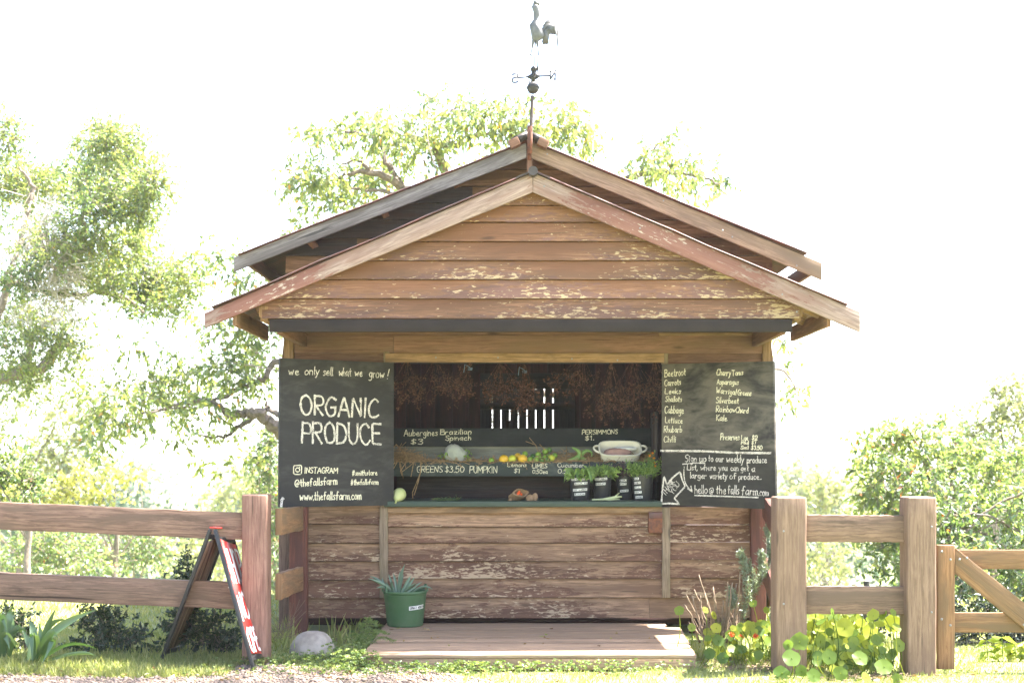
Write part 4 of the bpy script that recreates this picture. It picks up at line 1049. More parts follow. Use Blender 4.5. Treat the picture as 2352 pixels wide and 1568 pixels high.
def boulder(name, c, r, seed, label, mat):
    r_ = np.random.default_rng(seed); mb = MB(); k, m_ = 28, 16; rings = []
    ph = r_.random(6) * 6
    for q in np.linspace(-1.2, math.pi / 2 - .02, m_):
        an = np.arange(k) * 2 * math.pi / k
        w = 1 + .05 * np.sin(an * 2 + ph[0]) + .035 * np.sin(an * 3 + ph[1] + q * 2) + .02 * np.sin(an * 5 + ph[2]); cq = max(math.cos(q), .02) ** .8
        rings.append(np.stack([c[0] + r[0] * w * cq * np.cos(an), c[1] + r[1] * w * cq * np.sin(an), np.full(k, c[2] + r[2] * math.sin(q)) * (1 + .0 * an)], 1))
    mb.loft(rings); o = mb.build(name, mat, smooth=True); return tag(o, label, 'boulder')
boulder('boulder', ((717.5 - CX) * 10.7 / F, 10.72, .0), (.19, .17, .195), 4, 'smooth round grey boulder in the grass beside the step platform', M['stone'])

cb = empty('cash_box', (WX(1503), 11.94, WZ(1222)), 'small rusty red metal box mounted below the counter beside the right cover strip', 'box')
mb = MB(); mb.box((WX(1503), 11.935, WZ(1198)), (.125, .06, .19), rnd=.4); mb.build('body', M['rust'], cb, bevel=.006)
mb = MB(); mb.box((WX(1503), 11.901, WZ(1182)), (.12, .008, .055), rnd=.9); mb.build('lid', M['roof'], cb, bevel=.003)

# ------------------------------------------------------------------ fences and gate
def pole4(px0, px1, ytop, Y, mat, parent, depth, name='post', zb=-.1, rnd=.5, seg=10, bev=.006):
    x0, x1 = (px0 - CX) * Y / F, (px1 - CX) * Y / F; zt = HZ + (HY - ytop) * Y / F; mb = MB()
    mb.plank(((x0 + x1) / 2, Y + depth / 2, zb), ((x0 + x1) / 2, Y + depth / 2, zt), x1 - x0, depth, (0, 1, 0), seg=seg, jit=.001, rnd=rnd)
    return mb.build(name, mat, parent, bevel=bev)
lf = empty('timber_fence', (-1.9, 10.3, 0), 'post and rail fence of weathered timber on the left with a reddish square post', 'fence')
FY = 10.2
pole4(555, 612.6, 1135.5, FY, M['postred'], lf, .2, bev=.012)['label'] = 'rough sawn reddish square post'
def railL(x0, y0t, y0b, x1, y1t, y1b, Y=FY + .05, t=.07, rnd=.5, mat='rail', par=None, name='rail'):
    a, b, c, d = P(x0, y0t, Y), P(x0, y0b, Y), P(x1, y1b, Y), P(x1, y1t, Y); dy = np.array([0, t, 0]); mb = MB()
    mb.quad4([a, b, b + dy, a + dy], [d, c, c + dy, d + dy], 22, .002, rnd=rnd); return mb.build(name, M[mat], par, bevel=.004)
railL(-420, 1134, 1198, 556, 1177, 1239, par=lf, rnd=.6); railL(-420, 1297, 1358, 556, 1338, 1399, par=lf, rnd=.3)
pole4(-520, -440, 1110, FY, M['postred'], lf, .2)
# return rails running back to the stall
def railB(p0, p1, w, rnd, par, mat='gatewood'):
    mb = MB(); mb.plank(p0, p1, w, .05, (1, 0, 0), seg=8, jit=.0015, rnd=rnd); return mb.build('rail', M[mat], par, bevel=.003)
railB((-1.83, 10.36, HZ - 150 * 10.2 / F), (-1.85, 11.62, HZ - 143 * 11.3 / F + .0), .205, .8, lf); railB((-1.83, 10.36, HZ - 301 * 10.2 / F), (-1.85, 11.62, HZ - 284.5 * 11.3 / F), .205, .6, lf)
pole4(664, 704, 1163, 11.55, M['redpost'], lf, .12, rnd=.4); pole4(640, 664, 1171, 11.75, M['rail'], lf, .08, rnd=.1)

rf = empty('timber_fence', (2.5, 9.8, 0), 'post and rail fence of brown timber on the right between two square posts', 'fence')
RY = 9.73
pole4(1783, 1853.5, 1141, RY, M['postbrown'], rf, .22, rnd=.6, zb=-.2, bev=.014); pole4(2085, 2151.5, 1141, RY - .03, M['postbrown'], rf, .22, rnd=.45, zb=-.2, bev=.014)
railL(1850, 1181, 1243.5, 2088, 1184, 1245, RY + .07, .06, .5, 'rail', rf); railL(1850, 1346, 1409, 2088, 1347, 1410, RY + .07, .06, .3, 'rail', rf)
railB((1.98, 9.95, HZ - 150 * 9.8 / F), (2.26, 11.8, HZ - 150 * 11.8 / F + .15), .2, .2, rf, 'redpost'); railB((1.98, 9.95, HZ - 320 * 9.8 / F), (2.26, 11.8, HZ - 320 * 11.8 / F + .25), .2, .3, rf, 'redpost')
for (px_, py_, Y) in ((1818 - 18, 1219, RY), (1818 - 18, 1386, RY), (2140, 1209, RY - .03), (2140, 1405, RY - .03)):
    mb = MB(); mb.ball(P(px_, py_, Y - .003), (.008, .004, .008), 8, 5); mb.build('screw', M['screw'], rf, smooth=True)

gt = empty('timber_gate', (3.4, 9.95, 0), 'orange brown timber farm gate with diagonal brace on the far right', 'gate')
TY = 9.86
def bar(name, q, Y, t, mat, rnd, seg=10):
    p = [P(x, y, Y) for x, y in q]; dy = np.array([0, t, 0]); mb = MB(); mb.quad4([p[0], p[1], p[1] + dy, p[0] + dy], [p[3], p[2], p[2] + dy, p[3] + dy], seg, .0008, rnd=rnd); return mb.build(name, M[mat], gt, bevel=.003)
pole4(2154, 2193.5, 1251, TY, M['gatewood'], gt, .045, 'stile', .02, .7); pole4(2690, 2730, 1251, TY, M['gatewood'], gt, .045, 'stile', .02, .6)
bar('rail', ((2150, 1262, ), (2150, 1306), (2720, 1306), (2720, 1262)), TY + .048, .035, 'gatewood', .3); bar('rail', ((2150, 1406), (2150, 1451), (2720, 1452), (2720, 1406)), TY + .048, .035, 'gatewood', .5); bar('rail', ((2150, 1548), (2150, 1592), (2720, 1592), (2720, 1548)), TY + .048, .035, 'gatewood', .4)
bar('brace', ((2194, 1257), (2194, 1316), (2700, 1722), (2700, 1660)), TY + .012, .034, 'gatewood', .55)
for (px_, py_) in ((2163, 1266), (2183, 1284), (2163, 1421), (2183, 1435), (2204, 1284), (2221, 1281), (2352, 1434)):
    mb = MB(); mb.ball(P(px_, py_, TY - .003), (.010, .005, .010), 8, 5); mb.build('bolt', M['screw'], gt, smooth=True)
# wire mesh fence beyond the gate
wf = empty('wire_fence', (3.6, 10.9, 0), 'low dark wire mesh fence with grey steel posts behind the gate', 'fence')
mb = MB(); a_, b_ = [], []
for x in np.arange(2.3, 6.51, .05): a_.append((x, 10.9, -.02)); b_.append((x, 10.9, .52))
for z in (.02, .08, .15, .22, .30, .40, .52): a_.append((2.3, 10.9, z)); b_.append((6.5, 10.9, z))
mb.sticks(a_, b_, .0018); mb.build('mesh', M['wire'], wf)
for x in (2.93, 4.7, 6.5):
    mb = MB(); mb.tube([(x, 10.92, -.1), (x, 10.92, .58)], .026, 10); mb.build('post', M['wire'], wf, smooth=True)

# ------------------------------------------------------------------ sandwich board
sg = empty('sandwich_board', (-2.3, 10.2, 0), 'folding sandwich board with black frame and red and white painted face', 'sign')
WV = np.array([.02, .46, -.035]); LTN = P(486, 1216, 10.08); LBN = P(371, 1516, 10.28); RTN = P(491, 1216, 10.06); RBN = P(585, 1545, 9.86)
LTN[0] -= .01; RTN[0] += .012
def panel(top, foot, q0, q1, par, face_mats, face_n, frame_t=.034):
    """Frame of two legs and two cross bars with a board inside; q0..q1 the span of the board on the legs."""
    u = nrm(foot - top); L = np.linalg.norm(foot - top); n = nrm(np.cross(u, WV)); n = n if n[0] * face_n > 0 else -n
    for s_ in (0, 1):
        mb = MB(); mb.plank(top + WV * s_, foot + WV * s_, .026, frame_t, nrm(WV), seg=2, rnd=.5); mb.build('leg', M['black'], par, bevel=.002)
    mb = MB()
    for q in (q0, q1): c = top + u * L * q; mb.plank(c + WV * .04, c + WV * .96, .04, .022, n, rnd=.4)
    mb.build('cross_bar', M['black'], par, bevel=.002)
    mb = MB(); a, b = top + u * (L * q0 + .02), top + u * (L * q1 - .02)
    mb.plank(a + WV * .5 + n * .006, b + WV * .5 + n * .006, np.linalg.norm(WV) * .92, .012, n, seg=1, rnd=.5); o = mb.build('board', face_mats, par)
    return o, u, L, n
o, u, L, n = panel(RTN, RBN, .07, .90, sg, M['signred'], 1); o['label'] = 'red board with three rows of tall white lettering'
mb = MB(); wv = nrm(WV)
class Face:
    pass
for (q0, q1, word) in ((.14, .37, 'SHOP'), (.45, .63, 'NOW'), (.70, .85, 'OPEN')):
    st, wd = glyph_strokes(word, .01)
    base = RTN + u * (L * (q1 + .005)) + n * .0135
    for s_ in st:
        q = [base + WV * (.07 + .86 * x / wd) - u * (L * (q1 - q0)) * y for x, y in s_]
        ribbon(mb, q, n, .030)
mb.build('painted_lettering', M['signwhite'], o)
o, u2, L2, n2 = panel(LTN, LBN, .05, .93, sg, M['charred'], -1); o['label'] = 'bare weathered pine back of the rear board'
mb = MB(); mb.plank((LTN + RTN) / 2 + [0, 0, .018], (LTN + RTN) / 2 + WV + [0, 0, .018], .05, .01, (0, 0, 1)); mb.build('hinge_strip', M['signred'], sg)
mb = MB(); c = LTN + u2 * L2 * .42 + WV * .5; d = RTN + u * L * .40 + WV * .5; mb.tube([c, (c + d) / 2 + [0, 0, -.03], d], .007, 6); mb.build('stay_rope', M['twig'], sg)

# ------------------------------------------------------------------ produce on the display shelf
TZ = SZ(1061)       # straw bed height
def SP(cx_, cy_, Y): return P(*c6(cx_, cy_), Y)
mb = MB(); n_ = 700
xq = np.concatenate([rng.uniform(SX(905), SX(985), 380), rng.uniform(SX(985), SX(1170), 260), rng.uniform(SX(1170), SX(1500), 620)]); n_ = len(xq)
Yq = rng.uniform(12.42, 12.72, n_); hq = np.where(xq < SX(985), .13 * np.exp(-((xq - SX(915)) / .16) ** 2) + .01, np.where(xq < SX(1230), .02, .10)) * rng.random(n_) ** .8 * np.clip((Yq - 12.40) / .25, .15, 1)
c = np.stack([xq, Yq, TZ + hq], 1); d = rng.normal(size=(n_, 3)) * [1, .5, .28]; d /= np.linalg.norm(d, axis=1)[:, None]; L_ = rng.uniform(.03, .1, n_)[:, None]
mb.sticks(c - d * L_, c + d * L_, .0032)
mb.box((SX(935), 12.55, TZ - .01), (.3, .2, .03)); mb.box((SX(1340), 12.58, TZ + .0), (1.3, .2, .03))
for k in range(9):
    x = SX(rng.uniform(905, 960)); p = np.array([x, 12.41, TZ + .0]); mb.tube([p + [0, .06, .03], p, p + [rng.normal(0, .06), -.02, -rng.uniform(.05, .16)]], .003, 4)
q = [SP(1340 - 1340 + 275, 900, 12.41), SP(270, 1000, 12.40), SP(235, 1090, 12.40), SP(205, 1160, 12.40), SP(208, 1238, 12.39)]; mb.tube(q, .0045, 5); mb.tube([q[1], SP(250, 1080, 12.39), SP(218, 1185, 12.39)], .004, 5)
mb.tube([SP(50, 800, 12.45), SP(70, 770, 12.45), SP(150, 850, 12.44), SP(165, 900, 12.43)], .006, 5)
mb.tube([SP(1160, 715, 12.6), SP(1215, 780, 12.6), SP(1230, 820, 12.55)], .003, 4); mb.tube([SP(1130, 745, 12.6), SP(1215, 775, 12.6)], .002, 4); mb.tube([SP(1245, 770, 12.55), SP(1290, 815, 12.5)], .005, 5)
tag(mb.build('straw', M['straw']), 'loose dry straw bedding spread along the display shelf', kind='stuff')

def fruit(name, cx_, cy_, r, mat, label, cat, group, Y, tip=True, ax=(1, 0, .1)):
    c = SP(cx_, cy_, Y); rr = r / 2.045 / 1.7415 * Y / F; mb = MB(); ax = nrm(ax); k = 16; rings = []
    b1 = nrm(np.cross(ax, [.1, .3, 1])); b2 = np.cross(ax, b1)
    for q in np.linspace(-1, 1, 13):
        an = np.arange(k) * 2 * math.pi / k; w = math.sqrt(max(0, 1 - q * q)) ** .9 if abs(q) < 1 else .03
        l = 1.06 * q + (.16 * q ** 9 if tip else 0); rings.append(c + rr * (ax * l + w * (np.cos(an)[:, None] * b1 + np.sin(an)[:, None] * b2)))
    mb.loft(rings); return tag(mb.build(name, mat, smooth=True), label, cat, group)
G_L, G_M = 'lemons on the display shelf', 'limes on the display shelf'
fruit('lemon', 951, 890, 35, M['lemon'], 'large yellow lemon at the left end of the lemon row', 'lemon', G_L, 12.47)
fruit('lemon', 1021, 890, 33, M['lemongreen'], 'greenish yellow lemon between the two large yellow lemons', 'lemon', G_L, 12.47, ax=(.7, .7, .1))
fruit('lemon', 1066, 868, 29, M['lemon'], 'small deep yellow lemon lying behind the front lemon row', 'lemon', G_L, 12.56, ax=(.3, 1, 0))
fruit('lemon', 1104, 889, 36, M['lemon'], 'large yellow lemon at the right end, touching the limes', 'lemon', G_L, 12.47, ax=(.9, -.4, .1))
for (x, y, r, mt, Y, lb) in ((850, 900, 22, 'lime', 12.46, 'lone lime lying left of the lemons'), (1124, 850, 24, 'lime', 12.58, 'lime resting behind the right end lemon'), (1166, 894, 23, 'lime', 12.46, 'front lime touching the right end lemon'), (1187, 868, 20, 'limedark', 12.55, 'dark green lime behind the first front lime'),
        (1216, 895, 22, 'lime', 12.46, 'second front lime from the lemons'), (1232, 854, 24, 'lime', 12.58, 'bright lime standing out at the back, left of the pair on top'), (1243, 878, 17, 'lime', 12.52, 'small bright lime tucked between front and back rows'), (1263, 900, 22, 'limedark', 12.46, 'dark green lime in the middle of the front row'),
        (1288, 877, 20, 'lime', 12.52, 'bright lime behind the two dark front limes'), (1310, 900, 22, 'limedark', 12.46, 'dark green front lime beside the yellowish lime'), (1319, 866, 16, 'lime', 12.56, 'smallest lime, behind the yellowish lime'), (1342, 882, 28, 'lemongreen', 12.48, 'largest, yellowish lime near the straw'),
        (1290, 828, 24, 'lime', 12.62, 'left lime of the pair raised at the back on straw'), (1323, 816, 21, 'limedark', 12.63, 'dark right lime of the pair raised at the back on straw'), (1368, 862, 23, 'lime', 12.56, 'rightmost lime, closest to the cucumbers')):
    fruit('lime', x, y, r, M[mt], lb, 'lime', G_M, Y, tip=False, ax=rng.normal(size=3))
for pts, rad, lb, Y in ((((1470, 905), (1530, 892), (1572, 862), (1560, 825), (1510, 795)), (.016, .027, .026, .018, .006), 'curved cucumber pointing up to the left on the straw', 12.5), (((1625, 903), (1585, 880), (1590, 848), (1630, 822), (1668, 835), (1670, 870)), (.022, .027, .022, .015, .010, .005), 'hook shaped cucumber curling to the right on the straw', 12.52)):
    mb = MB(); q = catmull([SP(*p, Y) for p in pts], 6); mb.tube(q, np.interp(np.linspace(0, 1, len(q)), np.linspace(0, 1, len(rad)), rad), 12); tag(mb.build('cucumber', M['cucumber'], smooth=True), lb, 'cucumber', 'cucumbers on the straw')

bagE = empty('produce_bag', SP(570, 915, 12.5), 'clear plastic bag of pale greens on the straw', 'bag')
def crumple(mb, c, r, seed, amp, k=22, m_=14, top=None):
    r_ = np.random.default_rng(seed); rings = []; c = np.asarray(c)
    for j, q in enumerate(np.linspace(-math.pi / 2, math.pi / 2, m_)):
        an = np.arange(k) * 2 * math.pi / k; w = 1 + r_.normal(0, amp, k); cq = max(math.cos(q), .05) ** .75; sh = (math.sin(q) + 1) / 2; sc = 1 - (.42 * sh if top else 0)
        rings.append(c + np.stack([r[0] * sc * cq * w * np.cos(an) + (top or 0) * sh, r[1] * sc * cq * w * np.sin(an), np.full(k, r[2] * math.sin(q)) * (1 + r_.normal(0, amp * .5, k))], 1))
    mb.loft(rings)
mb = MB(); crumple(mb, SP(565, 845, 12.55), (.132, .095, .086), 3, .09, top=-.03); mb.build('film', M['film'], bagE, flat=True)
mb = MB(); p = SP(560, 865, 12.55) + rng.normal(size=(160, 3)) * [.055, .035, .026]; mb.leaves(p, rng.normal(size=(160, 3)), .05, .03, rnd=rng.uniform(.3, .9, 160)); mb.build('greens', M['leaf_herb'], bagE)

# cream casserole dish tipped towards the customer
DC = SP(1903, 905, 12.50); dish = empty('casserole_dish', DC, 'cream enamel dish with two loop handles tipped forward on the straw', 'dish')
th = R(34); Rx = np.array([[1, 0, 0], [0, math.cos(th), -math.sin(th)], [0, math.sin(th), math.cos(th)]]); DO = DC + [0, .075, .005]
def D3(p): return np.asarray(p) @ Rx.T + DO
def rrect(a, b_, z, k=28, e=4.0):
    t = np.arange(k) * 2 * math.pi / k; c_, s_ = np.cos(t), np.sin(t)
    return np.stack([a * np.sign(c_) * np.abs(c_) ** (2 / e), b_ * np.sign(s_) * np.abs(s_) ** (2 / e), np.full(k, z)], 1)
mb = MB()
mb.loft([D3(rrect(*v)) for v in ((.02, .01, -.0), (.165, .095, 0), (.178, .105, .012), (.190, .117, .10), (.196, .122, .128), (.205, .13, .132), (.205, .13, .140), (.192, .119, .141), (.182, .109, .10), (.168, .095, .018), (.02, .01, .014))])
mb.build('bowl', M['enamel'], dish, smooth=True)
for s_ in (-1, 1):
    mb = MB(); mb.tube([D3((s_ * (.198 + .052 * math.sin(t)), .055 * math.cos(t), .128 + .012 * math.sin(t))) for t in np.linspace(0, math.pi, 12)], .0095, 8); mb.build('handle', M['enamel'], dish, smooth=True)
mb = MB(); mb.loft([D3(np.array(v)) for v in ([[-.02, -.1175, .018], [.105, -.1175, .018], [.105, -.119, .018], [-.02, -.119, .018]], [[-.02, -.122, .058], [.105, -.122, .058], [.105, -.1235, .058], [-.02, -.1235, .058]])]); dl = mb.build('paper_label', M['tape'], dish)
st, wd = glyph_strokes('CUCUMBERS'); mb = MB()
for s_ in st: ribbon(mb, [D3((-.012 + .108 * x / wd, -.1225, .040 + .014 * y)) for x, y in s_], D3((0, -1, 0)) - D3((0, 0, 0)), .0035)
mb.build('writing', M['ink'], dl)
pk = MB(); crumple(pk, D3((-.02, .01, .075)), (.135, .07, .05), 8, .05); tag(pk.build('paper_parcel', M['pink'], smooth=True), 'dusty pink paper parcel lying in the cream dish', 'parcel')
pk = MB(); crumple(pk, D3((.045, .045, .10)), (.115, .05, .022), 9, .05); tag(pk.build('cloth', M['white'], smooth=True), 'folded white cloth laid over the pink parcel', 'cloth')

# ------------------------------------------------------------------ on the counter
gd = MB(); q = catmull([P(919, 1131, 12.06), P(918, 1136, 12.0), P(914, 1143, 11.95), P(911, 1149, 11.90)], 5); gd.tube(q + np.array([0, 0, .006]), np.interp(np.linspace(0, 1, len(q)), [0, .12, .35, .6, .85, 1], [.02, .048, .062, .05, .033, .012]), 16)
gd.tube([P(911, 1149, 11.90), P(908, 1155, 11.88)], .008, 6)
tag(gd.build('gourd', M['gourd'], smooth=True), 'pale green bulbous gourd on the left end of the counter', 'gourd')
sk = empty('burlap_sack', P(1190, 1150, 12.05), 'small open burlap sack with rolled rim on the counter', 'sack')
mb = MB(); c = P(1189, 1150, 12.08); ax = nrm([.45, -.75, .5]); b1 = nrm(np.cross(ax, [0, 0, 1])); b2 = np.cross(b1, ax); rings = []
for t_, r_ in ((-.02, .02), (0, .055), (.04, .066), (.09, .058), (.115, .066), (.118, .056), (.09, .05), (.05, .05), (.03, .01)):
    an = np.arange(22) * 2 * math.pi / 22; w = 1 + .07 * np.sin(an * 4 + t_ * 20) + rng.normal(0, .025, 22); p = c + [.0, .03, .045] + ax * (t_ - .05) + r_ * w[:, None] * (1.25 * np.cos(an)[:, None] * b1 + .62 * np.sin(an)[:, None] * b2)
    p[:, 2] = np.maximum(p[:, 2], CZ + .001); rings.append(p)
mb.loft(rings); mb.tube([c + [-.06, .0, .012], c + [-.09, -.02, .004]], [.016, .005], 6); mb.build('cloth_body', M['burlap'], sk, smooth=True)
mb = MB()
for k in range(5): mb.ball(c + ax * .03 + [rng.normal(0, .02), .02, .05 + rng.normal(0, .006)], .012, 8, 6)
mb.build('seeds', M['nastflower'], sk, smooth=True)
mb = MB(); crumple(mb, P(1217, 1143, 12.1), (.035, .03, .03), 5, .12); crumple(mb, P(1229, 1141, 12.1), (.024, .024, .035), 6, .12); tag(mb.build('burlap_bundle', M['burlap'], smooth=True), 'knotted burlap bundle right of the open sack', 'bundle')
def sprig(name, px0, px1, py, Y, mat, label, n=60, L=.05, r=.0015, thick=.018):
    mb = MB(mb_) if False else MB(); a = np.array([P(rng.uniform(px0, px1), py, Y) for _ in range(n)]); a[:, 2] = CZ + .004 + rng.random(n) * thick; a[:, 1] += rng.normal(0, .03, n)
    d = rng.normal(size=(n, 3)) * [1, .4, .18]; d /= np.linalg.norm(d, axis=1)[:, None]; mb.leaves(a, d, L, .008, rnd=rng.random(n)); mb.sticks(a[: n // 2] - d[: n // 2] * L, a[: n // 2] + d[: n // 2] * L, r); return tag(mb.build(name, mat), label, 'herb sprig')
sprig('herb_sprig', 1000, 1052, 1147, 12.05, M['leaf_bush'], 'thin wilted herb sprigs lying on the counter left of the sack', 90)
on = MB(); q = [P(1360, 1147, 12.02), P(1385, 1146, 12.0), P(1410, 1142, 12.0), P(1428, 1140, 12.0)]; on.tube(q, [.006, .009, .013, .007], 8); on.tube([q[2], P(1423, 1131, 12.0)], [.008, .004], 6); on.tube([q[1], P(1400, 1147, 11.98), P(1424, 1146, 11.98)], [.006, .008, .003], 6)
tag(on.build('spring_onion', M['onion'], smooth=True), 'limp pale spring onion lying in front of the buckets', 'spring onion')

def bucket(px, hw, Y, py0, mat_leaf, label, hlabel, labels, leaf):
    zt = HZ + (HY - py0) * Y / F; r = hw * Y / F; c = np.array(((px - CX) * Y / F, Y, CZ)); h = zt - CZ
    e = empty('flower_bucket', c, label, 'bucket', 'black buckets of herbs on the counter')
    mb = MB(); mb.lathe([(.01, 0), (r * .80, 0), (r * .83, .004), (r * .97, h * .93), (r * 1.02, h * .94), (r * 1.03, h), (r * .97, h), (r * .94, h * .85), (.01, h * .84)], c, 28); mb.build('tub', M['bucket'], e, smooth=True)
    for (a0, a1, q, txt) in labels:
        an = np.linspace(a0, a1, 8); rr = r * (.83 + .14 * q) + .0025; V = np.array([[c + [rr * math.cos(t), rr * math.sin(t), h * q - .011 + .006 * (t + 1.57)], c + [(rr + .0015) * math.cos(t), (rr + .0015) * math.sin(t), h * q + .011 + .006 * (t + 1.57)]] for t in an])
        i = np.arange(7) * 2; mb = MB(); mb.add(V.reshape(-1, 3), np.stack([i, i + 2, i + 3, i + 1], 1)); lo = mb.build('paper_label', M['tape'], e)
        st, wd = glyph_strokes(txt, .08); mb = MB()
        for s_ in st:
            p = [c + np.array([(rr + .002) * math.cos(t), (rr + .002) * math.sin(t), h * q - .006 + .006 * (t + 1.57) + .012 * y]) for x, y in s_ for t in [a0 + (a1 - a0) * (.08 + .84 * x / wd)]]
            ribbon(mb, p, nrm(p[0] - c - [0, 0, p[0][2] - c[2]]), .003)
        mb.build('writing', M['ink'], lo)
    return c, h, r
def bunch(name, c, h, r, mat, label, n, L, W, spread, height, droop=.2, mats=None, stemr=.0018):
    e = empty(name, c + [0, 0, h * .9], label, 'herb bunch', 'herb bunches in the buckets'); mb = MB(); t = rng.random(n) * 6.28; q = np.sqrt(rng.random(n)) * r * .85
    a = c + np.stack([q * np.cos(t), q * np.sin(t), np.full(n, h * .8)], 1); d = np.stack([np.cos(t) * spread * q / r, np.sin(t) * spread * q / r, np.ones(n)], 1) + rng.normal(0, .14, (n, 3)); b = a + d * (height * rng.uniform(.5, 1, n))[:, None]
    mb.sticks(a, b, stemr, .3); k = 7; f = rng.uniform(.25, 1.02, (n, k, 1)); p = (a[:, None] + (b - a)[:, None] * f).reshape(-1, 3); dd = np.repeat(d, k, 0) * .6 + rng.normal(0, .6, (n * k, 3)) + [0, 0, -droop]
    mb.leaves(p, dd, rng.uniform(.6, 1.2, n * k) * L, W, rnd=rng.random(n * k)); mb.build('leaves', mat, e); return e, b
w2 = -1.57
bk = [bucket(1332, 25, 12.17, 1089, None, 'black bucket with four white paper labels, leftmost of the buckets', '', ((w2 - .95, w2 + .95, .83, 'LEMON GRASS'), (w2 - .6, w2 + .75, .66, 'BASIL $2'), (w2 - .8, w2 + .75, .42, 'CUT & GROW'), (w2 - .65, w2 + .5, .25, 'BUNCH')), None),
      bucket(1383, 22, 12.27, 1089, None, 'black bucket with two white paper labels, second from the left', '', ((w2 - .95, w2 + .5, .83, 'CUT LEEKS'), (w2 - .85, w2 + .3, .64, 'PARSLEY'),), None),
      bucket(1437, 21, 12.36, 1091, None, 'black bucket with three paper labels, partly behind the rightmost bucket', '', ((w2 - .8, w2 + .0, .80, 'BASIL'), (w2 - .8, w2 + .0, .66, 'MINT'), (w2 - .8, w2 + .25, .38, 'THYME')), None),
      bucket(1476, 25, 12.16, 1089, None, 'black bucket with a column of five small paper labels, rightmost of the buckets', '', ((w2 - 1.05, w2 - .45, .86, 'ROSE'), (w2 - 1.05, w2 - .3, .70, 'MARY'), (w2 - 1.05, w2 - .25, .52, 'DILL'), (w2 - 1.05, w2 - .2, .34, 'MINT'), (w2 - .95, w2 - .1, .15, 'SAGE')), None)]
e, _ = bunch('herb_bunch', *bk[0], M['leaf_herb'], 'broad floppy green leaves filling the leftmost bucket', 60, .05, .022, 1.3, .06, .35)
mb = MB(); c, h, r = bk[0]
for k in range(16):
    t = rng.uniform(-3.0, -.1); b0 = c + [r * .6 * math.cos(t), r * .6 * math.sin(t), h]; o_ = np.array([math.cos(t), math.sin(t), 0]); blade(mb, b0, b0 + o_ * .06 + [0, 0, .05], b0 + o_ * rng.uniform(.08, .13) + [0, 0, rng.uniform(-.1, .03)], .02, 7, .3)
mb.build('strap_leaves', M['leaf_herb'], e)
bunch('herb_bunch', *bk[1], M['leaf_herb'], 'tall bright green leafy herbs in the second bucket', 70, .06, .022, 1.0, .11, .1)
bunch('herb_bunch', *bk[2], M['leaf_purple'], 'purple flowering basil in the bucket behind the rightmost one', 60, .035, .018, .9, .16, .1)
e, b = bunch('herb_bunch', *bk[3], M['leaf_herb'], 'feathery green herbs with orange marigold flowers in the rightmost bucket', 110, .04, .009, 1.0, .17, 0)
mb = MB()
for (px_, py_) in ((1502, 1052), (1492, 1046), (1504, 1062), (1505, 1070), (1499, 1040)):
    c_ = P(px_, py_, 12.1); t = rng.random(26) * 6.28; mb.leaves(np.repeat([c_], 26, 0), np.stack([np.cos(t), -.5 + .3 * rng.random(26), np.sin(t)], 1), .013, .008)
mb.build('flowers', M['marigold'], e)
mb = MB(); c, h, r = bk[3]; a_ = np.repeat([c + [.03, .0, h * .8]], 40, 0); b_ = a_ + np.stack([rng.uniform(.02, .10, 40), rng.normal(0, .03, 40), rng.uniform(.08, .26, 40)], 1); mb.sticks(a_, b_, .0015, .4)
f = rng.uniform(.3, 1, (40, 9, 1)); p = (a_[:, None] + (b_ - a_)[:, None] * f).reshape(-1, 3); mb.leaves(p, rng.normal(size=(360, 3)) + [0, 0, .5], .028, .006, rnd=rng.uniform(.4, 1, 360)); mb.build('marigold_foliage', M['leaf_herb'], e)

# ------------------------------------------------------------------ dried herb bunches hanging under the header
def dried(px, py0, py1, spread, Y, n, label, seed, dirx=0.0, tie=False, col=None):
    n = int(n * .3); r_ = np.random.default_rng(seed); top = P(px, py0, Y); Lh = (py1 - py0) * Y / F; e = empty('dried_herb_bunch', top, label, 'dried herbs', 'dried herb bunches hanging in the opening'); mb = MB()
    a = np.repeat([top], n, 0) + r_.normal(0, .010, (n, 3)); d = np.stack([r_.normal(dirx * .9, spread * .8, n), r_.normal(0, spread * .4, n), -np.ones(n)], 1); ln = (Lh * r_.uniform(.4, 1.0, n) ** .7)[:, None]
    m1 = a + d * ln * .55 + r_.normal(0, .012, (n, 3)); b = a + d * ln * [.92, .92, 1.0] + r_.normal(0, .02, (n, 3)); mb.sticks(a, m1, .0030, r_.random(n)); mb.sticks(m1, b, .0024, r_.random(n))
    k = 5; f = r_.uniform(.25, 1, (n, k, 1)); p = (m1[:, None] + (b - m1)[:, None] * f).reshape(-1, 3); q = p + (np.repeat(d, k, 0) * .35 + r_.normal(0, .6, (n * k, 3))) * (.085 * r_.uniform(.4, 1, n * k))[:, None]; mb.sticks(p, q, .0017, r_.random(n * k))
    g_ = 7; h_ = np.repeat(q, g_, 0) + r_.normal(0, .011, (n * k * g_, 3)); mb.leaves(h_, r_.normal(size=h_.shape), .026, .016, rnd=np.clip(np.repeat(r_.random(n * k), g_) + r_.normal(0, .2, len(h_)), 0, 1)); mb.build('stems', M['dryherb'], e)
    if tie:
        mb = MB(); mb.tube([top + [.02 * math.cos(t), .02 * math.sin(t) , -.05 - .002 * t] for t in np.linspace(0, 12, 30)], .003, 5); mb.tube([top + [0, -.02, -.05], top + [-.05, -.02, -.02], top + [-.06, -.02, -.1]], .003, 5); mb.build('twine', M['bluetie'], e)
HH = 'dried herb bunch hanging in the opening, '
dried(935, 825, 930, .55, 12.5, 60, 'dense dark dried herb bunch hanging beside the left shutter', 1)
dried(1000, 822, 925, .45, 12.6, 50, 'wispy brown dried herb bunch, second from the left shutter', 2, .1)
dried(1080, 832, 915, .4, 12.5, 60, 'dried herb bunch leaning left under the blue twine at its top', 3, -.45, True)
